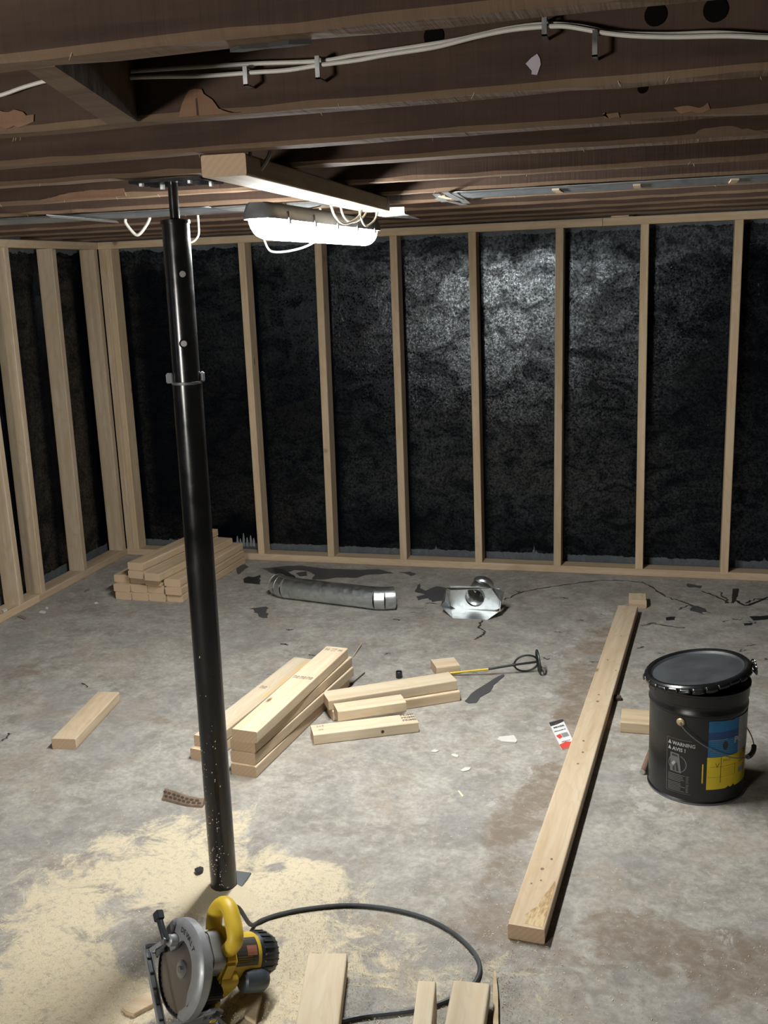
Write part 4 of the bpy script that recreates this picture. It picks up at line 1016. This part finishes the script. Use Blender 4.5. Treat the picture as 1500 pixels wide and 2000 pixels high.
# ================================================================== SMALL SCRAPS ON THE FLOOR
rw = at(358, 1565)
rot = empty('rotten_wood', (rw.x, rw.y, 0), 'brown rotten wood fragment full of holes left of the post', 'wood scrap')
P = smooth_path([at(321, 1560), at(345, 1566), at(370, 1572), at(398, 1574)], 6); mb = MB(); n = len(P)
for i in range(n):
    t = (P[min(i+1, n-1)]-P[max(i-1, 0)]).normalized(); s_ = Vector((-t.y, t.x, 0)); h1 = .032-.014*i/n+random.uniform(-.002, .002); p = P[i]
    mb.v += [tuple(p-s_*.012), tuple(p-s_*.010+Vector((0, 0, .007))), tuple(p+s_*.006+Vector((0, 0, h1))), tuple(p+s_*.014+Vector((0, 0, h1*.9))), tuple(p+s_*.016)]
for i in range(n-1):
    for k in range(5): mb.f.append((i*5+k, i*5+(k+1) % 5, (i+1)*5+(k+1) % 5, (i+1)*5+k)); mb.m.append(0)
mb.f += [(0, 1, 2, 3, 4), tuple((n-1)*5+k for k in range(5))]; mb.m += [0, 0]
kid(mb.build('shell', 'rot'), rot)
for i in range(1, n-2):
    for j in (0, 1):
        if (i+j) % 2: continue
        t = (P[i+1]-P[i-1]).normalized(); s_ = Vector((-t.y, t.x, 0)); h1 = .032-.014*i/n
        f0 = (.30, .68)[j]; c = P[i]+s_*(-.010+.016*f0)+Vector((0, 0, .007+(h1-.007)*f0)); nn_ = (s_*(h1-.007)*-1+Vector((0, 0, .016))).normalized(); up2 = t.cross(nn_)
        pts = [c+nn_*.0008+t*(.007*math.cos(a))+up2*(.0036*math.sin(a)) for a in [2*PI*k/10 for k in range(10)]]
        kid(MB().add(pts, [tuple(range(10))]).build('borer_hole', 'rot_dark'), rot)
def scrap(pix, mat, label, cat='scrap', h=.004, name='paper_scrap', curl=0):
    pts = [at(x, y) for x, y in pix]; c = sum(pts, Vector())/len(pts)
    poly = [((p-c).x, (p-c).y) for p in pts]
    o = MB().prism(poly, 0, h).build(name, mat, None, bevel=min(.001, h*.3)); o.location = (c.x, c.y, 0); tag(o, label, cat); return o
scrap([(971,1446),(975,1441),(1004,1438),(1010,1448),(1008,1452),(980,1450)], 'paper', 'flat pale paper scrap left of the white packet', h=.005)
scrap([(840,1469),(848,1465),(858,1467),(852,1470)], 'paper', 'small white shaving nearest the stamped offcut', name='wood_chip', h=.003)
scrap([(881,1474),(888,1473),(897,1477),(894,1480),(884,1478)], 'paper', 'small white shaving in the middle of three beside the boards', name='wood_chip', h=.003)
scrap([(898,1506),(908,1500),(920,1500),(917,1505),(905,1508)], 'paper', 'small white shaving farthest forward of three beside the boards', name='wood_chip', h=.003)
scrap([(894,1546),(897,1545),(906,1556),(903,1558)], 'shaving', 'thin wood sliver on the bare floor in front of the three shavings', name='wood_chip', h=.003)
scrap([(380,1703),(386,1700),(392,1698),(398,1700),(396,1706),(388,1710),(383,1709)], 'black_plastic', 'small black plastic scrap in the sawdust left of the post', h=.010, name='plastic_scrap')
scrap([(1196,1365),(1203,1362),(1213,1364),(1214,1369),(1200,1370)], 'rot_dark', 'dark splinter sticking out beside the longest board', h=.012, name='wood_chip')
scrap([(220,1192),(224,1187),(232,1188),(230,1192)], 'paper', 'tiny white paper bit on the floor by the left stud wall', h=.004) if False else None
scrap([(76,1197),(82,1194),(90,1196),(87,1199)], 'paper', 'larger white paper bit beside the left bottom plate', h=.006)
scrap([(88,1189),(91,1186),(95,1188),(93,1191)], 'paper', 'smaller white paper bit beside the left bottom plate', h=.005)
scrap([(33,1205),(40,1203),(52,1208),(48,1211)], 'rot', 'brown wood chip beside the left bottom plate', name='wood_chip', h=.006)
o = scrap([(20,1190),(28,1186),(31,1189),(24,1193)], 'paper', 'white paper bit lying on the left bottom plate', h=.006); o.location = (-.02, -1.12, .038)
scrap([(183,1178),(189,1176),(192,1178),(186,1180)], 'paper', 'lone white fleck between left wall and corner pile', h=.003)
scrap([(164,1155),(174,1150),(175,1153),(167,1157)], 'rot', 'small brown sliver between left wall and corner pile', name='wood_chip', h=.003)
scrap([(498,1708),(490,1712),(484,1705),(490,1702)], 'bag', 'small grey chip beside the foot of the post', h=.003) if False else None
of = [at(240, 1978), at(262, 1988), at(318, 1952), at(303, 1930), at(262, 1955)]
scrap([(238,1974),(246,1983),(262,1988),(330,1952),(316,1932),(262,1958)], 'pine', 'flat wood offcut in the sawdust left of the saw', 'board', h=.010, name='offcut')
scrap([(478,1990),(500,2004),(512,1950),(485,1938)], 'pale', 'wood offcut lying under the saw handle knob', 'board', h=.010, name='offcut')
# loose stick beside the lumber pile
st = MB().tube([at(690, 1282, .004), at(706, 1256, .012)], .002, 5).build('wood_sliver', 'splinter', None); tag(st, 'thin stick poking out behind the lumber pile', 'splinter')
st = MB().tube([at(686, 1336, .003), at(712, 1314, .003)], .003, 5).build('wood_sliver', 'rot_dark', None); tag(st, 'dark stick on the floor right of the lumber pile', 'splinter')

# low heap of sawdust banked round the foot of the post
rp = random.Random(4); V = []; Fc = []; na, nr = 40, 9
for j in range(nr):
    for i in range(na):
        a_ = 2*PI*i/na; rr_ = .0345+j*.0085*(1.3 if math.sin(a_) < 0 else .35 if math.cos(a_) > 0 else .9)
        hh = (.013 if math.sin(a_) < .2 else .004)*(1-j/(nr-1))**1.4+rp.uniform(0, .0016)*(1-j/(nr-1))
        V.append((px0+rr_*math.cos(a_), py0+rr_*math.sin(a_), hh+(.0002 if j < nr-1 else 0)))
for j in range(nr-1):
    for i in range(na): Fc.append((j*na+i, j*na+(i+1) % na, (j+1)*na+(i+1) % na, (j+1)*na+i))
me = bpy.data.meshes.new('sawdust_heap'); me.from_pydata(V, [], Fc)
t = NT('sawdust'); nf = t.noise(t.coords(), 260, 4, .7); me.materials.append(t.out(t.mix(nf, (.48, .405, .28), (.68, .595, .43)), .9, 0, t.bump(nf, .6, .004), .1))
for p in me.polygons: p.use_smooth = True
o = bpy.data.objects.new('sawdust_heap', me); COL.objects.link(o); tag(o, 'low heap of fine sawdust banked around the foot of the steel post', 'sawdust', kind='stuff')

# wood shavings: nobody could count them
rs_ = random.Random(11); V = []; Fc = []
def shav(x, y, l_, wd2, a_, z=.0008, cz=.002):
    d_ = (math.cos(a_)*l_, math.sin(a_)*l_); n_ = (-math.sin(a_)*wd2, math.cos(a_)*wd2); o_ = len(V)
    V.extend([(x-n_[0], y-n_[1], z), (x+n_[0], y+n_[1], z+.0006), (x+d_[0]/2+n_[0], y+d_[1]/2+n_[1], z+cz), (x+d_[0]/2-n_[0], y+d_[1]/2-n_[1], z+cz*.8), (x+d_[0]+n_[0]*.5, y+d_[1]+n_[1]*.5, z+.0005), (x+d_[0]-n_[0]*.5, y+d_[1]-n_[1]*.5, z)])
    Fc.extend([(o_, o_+1, o_+2, o_+3), (o_+3, o_+2, o_+4, o_+5)])
def dens(x, y):
    i = int((x-X0)/(X1-X0)*(nx-1)); j = int(np.searchsorted(ys, y)); 
    if 0 <= i < nx and 0 <= j < ny: return float(dust[j, i])
    return 0
cnt = 0
while cnt < 16000:
    px, py = rs_.uniform(-40, 1540), 2040-abs(rs_.gauss(0, 260))
    if py < 1150: continue
    p = at(px, py); dn = dens(p.x, p.y)
    keep = .10+dn*1.2+(.25 if py > 1780 and px < 1100 else 0)
    if rs_.random() > keep: continue
    shav(p.x, p.y, rs_.choice([.0015, .002, .002, .003, .004, .006]), rs_.uniform(.0002, .0006), rs_.uniform(0, 6.3)); cnt += 1
me = bpy.data.meshes.new('wood_shavings'); me.from_pydata(V, [], Fc); me.materials.append(M['shaving'])
o = bpy.data.objects.new('wood_shavings', me); COL.objects.link(o); tag(o, 'sawdust and fine wood shavings strewn over the concrete floor', 'shavings', kind='stuff')

# ================================================================== CIRCULAR SAW
sf = Vector((.504, -.657, -.56)).normalized(); su = Vector((.655, -.132, .744)); su = (su-sf*su.dot(sf)).normalized(); smv = su.cross(sf)
saw = empty('circular_saw', (0, 0, 0), 'yellow corded circular saw with grey blade guard resting nose down in sawdust', 'saw')
SM = Matrix((sf, smv, su)).transposed().to_4x4()

S = []; SAW_S = .96
def sp_(mb, name, mat, smooth=False, bevel=0):
    o = mb.build(name, mat, None, smooth=smooth, bevel=bevel); o.parent = saw; S.append(o); return o
def RY(k, r_, a0=0): return (r_*math.cos(a0+k), r_*math.sin(a0+k))
# blade
poly = []
for k in range(48):
    a_ = 2*PI*k/48; poly += [(.0885*math.cos(a_), .0885*math.sin(a_)), (.0925*math.cos(a_+.07), .0925*math.sin(a_+.07))]
sp_(MB().prism(poly, -.0008, .0008, 'y'), 'blade', 'blade')
YR = Matrix.Rotation(PI/2, 4, 'X')        # lathe axis z -> -y (towards the blade side)
sp_(MB().lathe([(0, .0008), (.019, .0008), (.019, .003), (.012, .0045), (0, .0045)], 32, 0, YR), 'blade_washer', 'bare_steel', True)
sp_(MB().lathe([(0, .004), (.0075, .004), (.0075, .009), (0, .009)], 6, 0, YR), 'blade_bolt', 'bare_steel')
# upper guard
a0_, a1_ = math.radians(-17), math.radians(186); n = 48; mb = MB(); m_ = 9
for i in range(n+1):
    t = i/n; a_ = a0_+(a1_-a0_)*t
    ri = .067+.036*(max(0, 1-t*5))**1.1-.022*min(1, max(0, (t-.72)*6)); ro = .1025
    ri = min(ri, ro-.006)
    sec = [(ri, -.008), (ri, -.0142), (ro-.0185, -.0165), (ro-.010, -.0165), (ro-.0015, -.0105), (ro, -.009), (ro, .007), (ro-.007, .014), (.045, .016)]
    mb.v += [(r_*math.cos(a_), y, r_*math.sin(a_)) for r_, y in sec]
for i in range(n):
    for k in range(m_-1): mb.f.append((i*m_+k, i*m_+k+1, (i+1)*m_+k+1, (i+1)*m_+k)); mb.m.append(0)
g = sp_(mb, 'upper_guard', 'gray_cast', True); s_ = g.modifiers.new('s', 'SOLIDIFY'); s_.thickness = .0025; s_.offset = 1
# lower guard
mb = MB(); a0_, a1_ = math.radians(165), math.radians(345)
for i in range(31):
    a_ = a0_+(a1_-a0_)*i/30
    mb.v += [(r_*math.cos(a_), y, r_*math.sin(a_)) for r_, y in ((.05, .012), (.098, .012), (.098, -.004), (.094, -.006))]
for i in range(30):
    for k in range(3): mb.f.append((i*4+k, i*4+k+1, (i+1)*4+k+1, (i+1)*4+k)); mb.m.append(0)
g = sp_(mb, 'lower_guard', 'dark_cast', True); s_ = g.modifiers.new('s', 'SOLIDIFY'); s_.thickness = .0015
# gear housing
sp_(MB().prism(rrect(.085, .10, .02, 5), .028, .062, 'y', mat=Matrix.Translation((-.008, 0, .03))), 'gear_housing', 'gray_cast', True, .003)
sp_(MB().box((.02, .03, -.04), (.075, .07, .03)), 'vent_block', 'black_plastic', False, .003)
for k in range(5): sp_(MB().box((.02, .028, -.034+k*.012), (.078, .072, -.029+k*.012)), 'vent_fin', 'dark_cast')
# motor
ML = Matrix.Rotation(-PI/2, 4, 'X')         # lathe axis z -> +y
MO = Matrix.Translation((-.012, .020, .012))
sp_(MB().lathe([(0, .058), (.046, .058), (.050, .064), (.0505, .150), (.048, .156), (0, .156)], 40, 0, MO @ ML), 'motor_housing', 'yellow', True)
sp_(MB().lathe([(0, .150), (.049, .150), (.051, .156), (.050, .185), (.042, .203), (.028, .211), (0, .213)], 40, 0, MO @ ML), 'end_cap', 'black_plastic', True)
for k in range(22):
    a_ = 2*PI*k/22; mt = MO @ Matrix.Rotation(a_, 4, 'Y')
    sp_(MB().add([mt @ Vector(v) for v in ((.0505, .160, -.0022), (.0505, .160, .0022), (.0505, .184, .0022), (.0505, .184, -.0022), (.0535, .162, -.0018), (.0535, .162, .0018), (.0525, .183, .0018), (.0525, .183, -.0018), (.043, .204, .0018), (.043, .204, -.0018))],
        [(4, 5, 6, 7), (0, 4, 7, 3), (1, 2, 6, 5), (0, 1, 5, 4), (7, 6, 8, 9)]), 'cap_rib', 'black_rubber')
# rating plate on the motor
V = []
for i in range(9):
    a_ = math.radians(42+i*9); V += [MO @ Vector((.0512*math.cos(a_), .075, .0512*math.sin(a_))), MO @ Vector((.0512*math.cos(a_), .142, .0512*math.sin(a_)))]
sp_(MB().add(V, [(2*i, 2*i+2, 2*i+3, 2*i+1) for i in range(8)]), 'rating_plate', 'label_dark')
V = []
for i in range(4):
    a_ = math.radians(66+i*8); V += [MO @ Vector((.0518*math.cos(a_), .112, .0518*math.sin(a_))), MO @ Vector((.0518*math.cos(a_), .138, .0518*math.sin(a_)))]
sp_(MB().add(V, [(2*i, 2*i+2, 2*i+3, 2*i+1) for i in range(3)]), 'plate_red_block', 'red_dim')
for q_ in range(4):
    a_ = math.radians(48+q_*5); p = [MO @ Vector((.0519*math.cos(a_+d), y, .0519*math.sin(a_+d))) for d, y in ((0, .085), (.03, .085), (.03, .125), (0, .125))]
    sp_(MB().add(p, [(0, 1, 2, 3)]), 'plate_print', 'yellow_ink')
# body between handle and motor
sp_(MB().prism([(-.075, .0), (-.06, .07), (-.02, .085), (.03, .075), (.05, .03), (.05, -.025), (.02, -.04), (-.05, -.04)], .060, .094, 'y'), 'motor_bracket', 'yellow', True, .006)
sp_(MB().prism([(.045, .0), (.075, -.005), (.10, -.03), (.105, -.045), (.08, -.045), (.04, -.02)], .064, .082, 'y'), 'front_bracket', 'yellow', True, .003)
sp_(MB().prism(rrect(.10, .085, .018, 5), .062, .112, 'y', mat=Matrix.Translation((.010, 0, -.004))), 'gear_cover', 'yellow', True, .004)
# handle
hpts = smooth_path([(-.014, .072, .040), (-.002, .072, .062), (.000, .072, .095), (-.010, .072, .113), (-.045, .072, .119), (-.074, .072, .117), (-.093, .072, .103), (-.096, .072, .078), (-.086, .072, .058), (-.062, .070, .046)], 6)
hr_ = [.0178]*len(hpts)
sp_(MB().tube(hpts, hr_, 20, squash=(1.08, .92, (0, 1, 0))), 'handle', 'yellow', True)
sp_(MB().box((-.045, .065, .094), (-.012, .079, .106)), 'trigger', 'black_plastic', False, .003)
sp_(MB().box((-.038, .074, .085), (-.03, .084, .122)), 'handle_web', 'yellow', False, .002) if False else None
sp_(MB().tube([(-.095, .085, .058), (-.105, .100, .056), (-.112, .118, .050)], [.009, .008, .006], 12), 'strain_relief', 'black_rubber', True)
# front knob
kx, kz = .046, .018
sp_(MB().lathe([(0, .108), (.019, .108), (.024, .112), (.027, .126), (.0275, .15), (.026, .163), (.021, .171), (0, .173)], 32, 0, Matrix.Translation((kx, .020, kz)) @ ML), 'front_knob', 'knob', True)
sp_(MB().lathe([(0, .07), (.013, .07), (.013, .11), (0, .11)], 20, 0, Matrix.Translation((kx-.004, 0, kz-.004)) @ ML), 'knob_mount', 'gray_cast', True)
# shoe: rails, cross bars and plate
zs = -.048
def rail(a_, b_, wd2, hh, name='shoe_rail', mat='gray_cast'):
    a_, b_ = Vector(a_), Vector(b_); d_ = (b_-a_).normalized(); s2 = Vector((0, 0, 1)).cross(d_).normalized()
    V = [a_-s2*wd2, a_+s2*wd2, b_+s2*wd2, b_-s2*wd2]; V += [v+Vector((0, 0, hh)) for v in V]
    return sp_(MB().add(V, [(0, 3, 2, 1), (4, 5, 6, 7), (0, 1, 5, 4), (1, 2, 6, 5), (2, 3, 7, 6), (3, 0, 4, 7)]), name, mat, False, .0015)
rail((-.070, -.048, zs), (.128, -.048, zs), .0085, .003); rail((-.070, -.0555, zs), (.128, -.0555, zs), .0013, .010); rail((-.07, -.040, zs), (.128, -.040, zs), .0013, .008)
for k in range(6):
    rail((-.050+k*.033, -.054, zs+.003), (-.050+k*.033, -.041, zs+.003), .0022, .003, 'shoe_rib', 'dark_cast')
rail((-.070, -.055, zs), (-.070, .085, zs), .010, .003); rail((-.079, -.05, zs), (-.079, .085, zs), .0013, .010)
rail((.118, -.055, zs), (.118, .085, zs), .012, .003)
sp_(MB().box((-.07, .018, zs), (.128, .085, zs+.003)), 'shoe_plate', 'gray_cast', False, .001)
sp_(MB().box((-.07, .083, zs), (.128, .086, zs+.010)), 'shoe_edge', 'gray_cast')
# depth bracket and lever at the rear
sp_(MB().prism([(-.066, zs), (-.050, zs), (-.060, .02), (-.078, .045), (-.090, .045), (-.088, .02)], -.028, -.023, 'y'), 'depth_bracket', 'dark_cast', False, .001)
rail((-.064, -.045, zs+.004), (-.066, -.020, .018), .005, .005, 'brace', 'gray_cast')
sp_(MB().lathe([(0, .018), (.013, .018), (.013, .034), (.010, .037), (0, .037)], 24, 0, Matrix.Translation((-.054, 0, .026)) @ YR), 'lever_hub', 'gray_cast', True)
sp_(MB().tube([(-.054, -.040, .026), (-.068, -.045, .028), (-.088, -.047, .028), (-.104, -.047, .027)], [.010, .0075, .0075, .0075], 10), 'lever', 'black_plastic', True)
sp_(MB().box((-.120, -.056, .017), (-.099, -.039, .037)), 'lever_tip', 'black_plastic', False, .002)
sp_(MB().lathe([(0, .045), (.008, .045), (.008, .050), (0, .050)], 12, 0, Matrix.Translation((-.054, 0, .026)) @ YR), 'lever_bolt', 'bare_steel')
# bevel quadrant at the nose, ribbed arc across the saw
poly = [(-.03, zs+.003), (.085, zs+.003), (.086, -.02), (.075, .005), (.055, .020), (.035, .018), (.01, -.005), (-.02, -.03)]
sp_(MB().prism(poly, .096, .101, 'x'), 'bevel_quadrant', 'gray_cast', False, .001)
for k in range(4):
    a_ = math.radians(50+k*22); c0 = Vector((.102, .05, zs+.003)); 
    sp_(MB().tube([c0+Vector((0, .022*math.cos(a_), .022*math.sin(a_))), c0+Vector((0, .052*math.cos(a_), .052*math.sin(a_)))], .0022, 6), 'quadrant_rib', 'dark_cast')
rail((.100, -.045, zs+.002), (.100, .050, .010), .004, .006, 'brace', 'gray_cast')
sp_(MB().lathe([(0, 0), (.008, 0), (.008, .010), (0, .010)], 6, 0, Matrix.Translation((.100, .055, .004)) @ Matrix.Rotation(PI/2, 4, 'Y')), 'bevel_bolt', 'black_plastic')
sp_(MB().tube([(.108, .055, .004), (.118, .075, -.01), (.122, .10, -.03)], .004, 8), 'bevel_lever', 'dark_cast', True)
# lettering cast in the guard, following its arc
word = 'DEWALT'; ra = .086
for i, ch in enumerate(word):
    a_ = math.radians(134-i*8.2)
    def fn(p, a_=a_): # letter baseline faces the hub
        r_ = ra+p.y-.006; th = a_-(p.x-.0045)/ra; return Vector((r_*math.cos(th), -.0196, r_*math.sin(th)))
    o = text_mesh(ch, .015, 'ink', 'lettering', saw, fn, .0004); S.append(o)
pts = [(.082, -.0196, .012), (.091, -.0196, .006), (.093, -.0196, -.006), (.086, -.0196, -.006)]
rr0 = math.radians(14)
sp_(MB().tube([(.083*math.cos(rr0)+.006*math.cos(a), -.0195, .083*math.sin(rr0)+.009*math.sin(a)) for a in (0, PI/2, PI, 3*PI/2)], .0007, 4, closed=True), 'diamond_mark', 'ink')
# set the saw down: lowest point on the floor
bpy.context.view_layer.update()
lo = min((SM @ Vector(v.co)).z for o in S for v in o.data.vertices)
zc = -lo*SAW_S+.0005
SM = SM @ Matrix.Scale(SAW_S, 4)
SM.translation = at(356, 1893, zc)
SAWZ = SM.translation.z
base = Vector((SM.translation.x, SM.translation.y, 0)); saw.location = base
loc = Matrix.Translation(-base) @ SM
for o in S:
    o.data.transform(loc)
print('SAW z', SAWZ, 'lo', lo)

# cord
hw = SM @ Vector((-.112, .118, .050))
cord = cable('power_cord', [hw, hw+Vector((.02, .012, -.01)), at(490, 1806, .02), at(512, 1797, .006), at(545, 1786, .0055), at(600, 1775, .0055), at(680, 1768, .0055), at(760, 1775, .0055), at(830, 1793, .0055), at(885, 1822, .0055), at(925, 1860, .0055), at(937, 1892, .0055), at(925, 1922, .0055), at(893, 1945, .0055), at(840, 1966, .0055), at(780, 1977, .0055), at(710, 1985, .0055), at(650, 1998, .0055), at(600, 2010, .0055), at(560, 2025, .0055)], .0052, 'cord', 'dark rubber power cord looping over the floor from the saw', 'cord', 10)
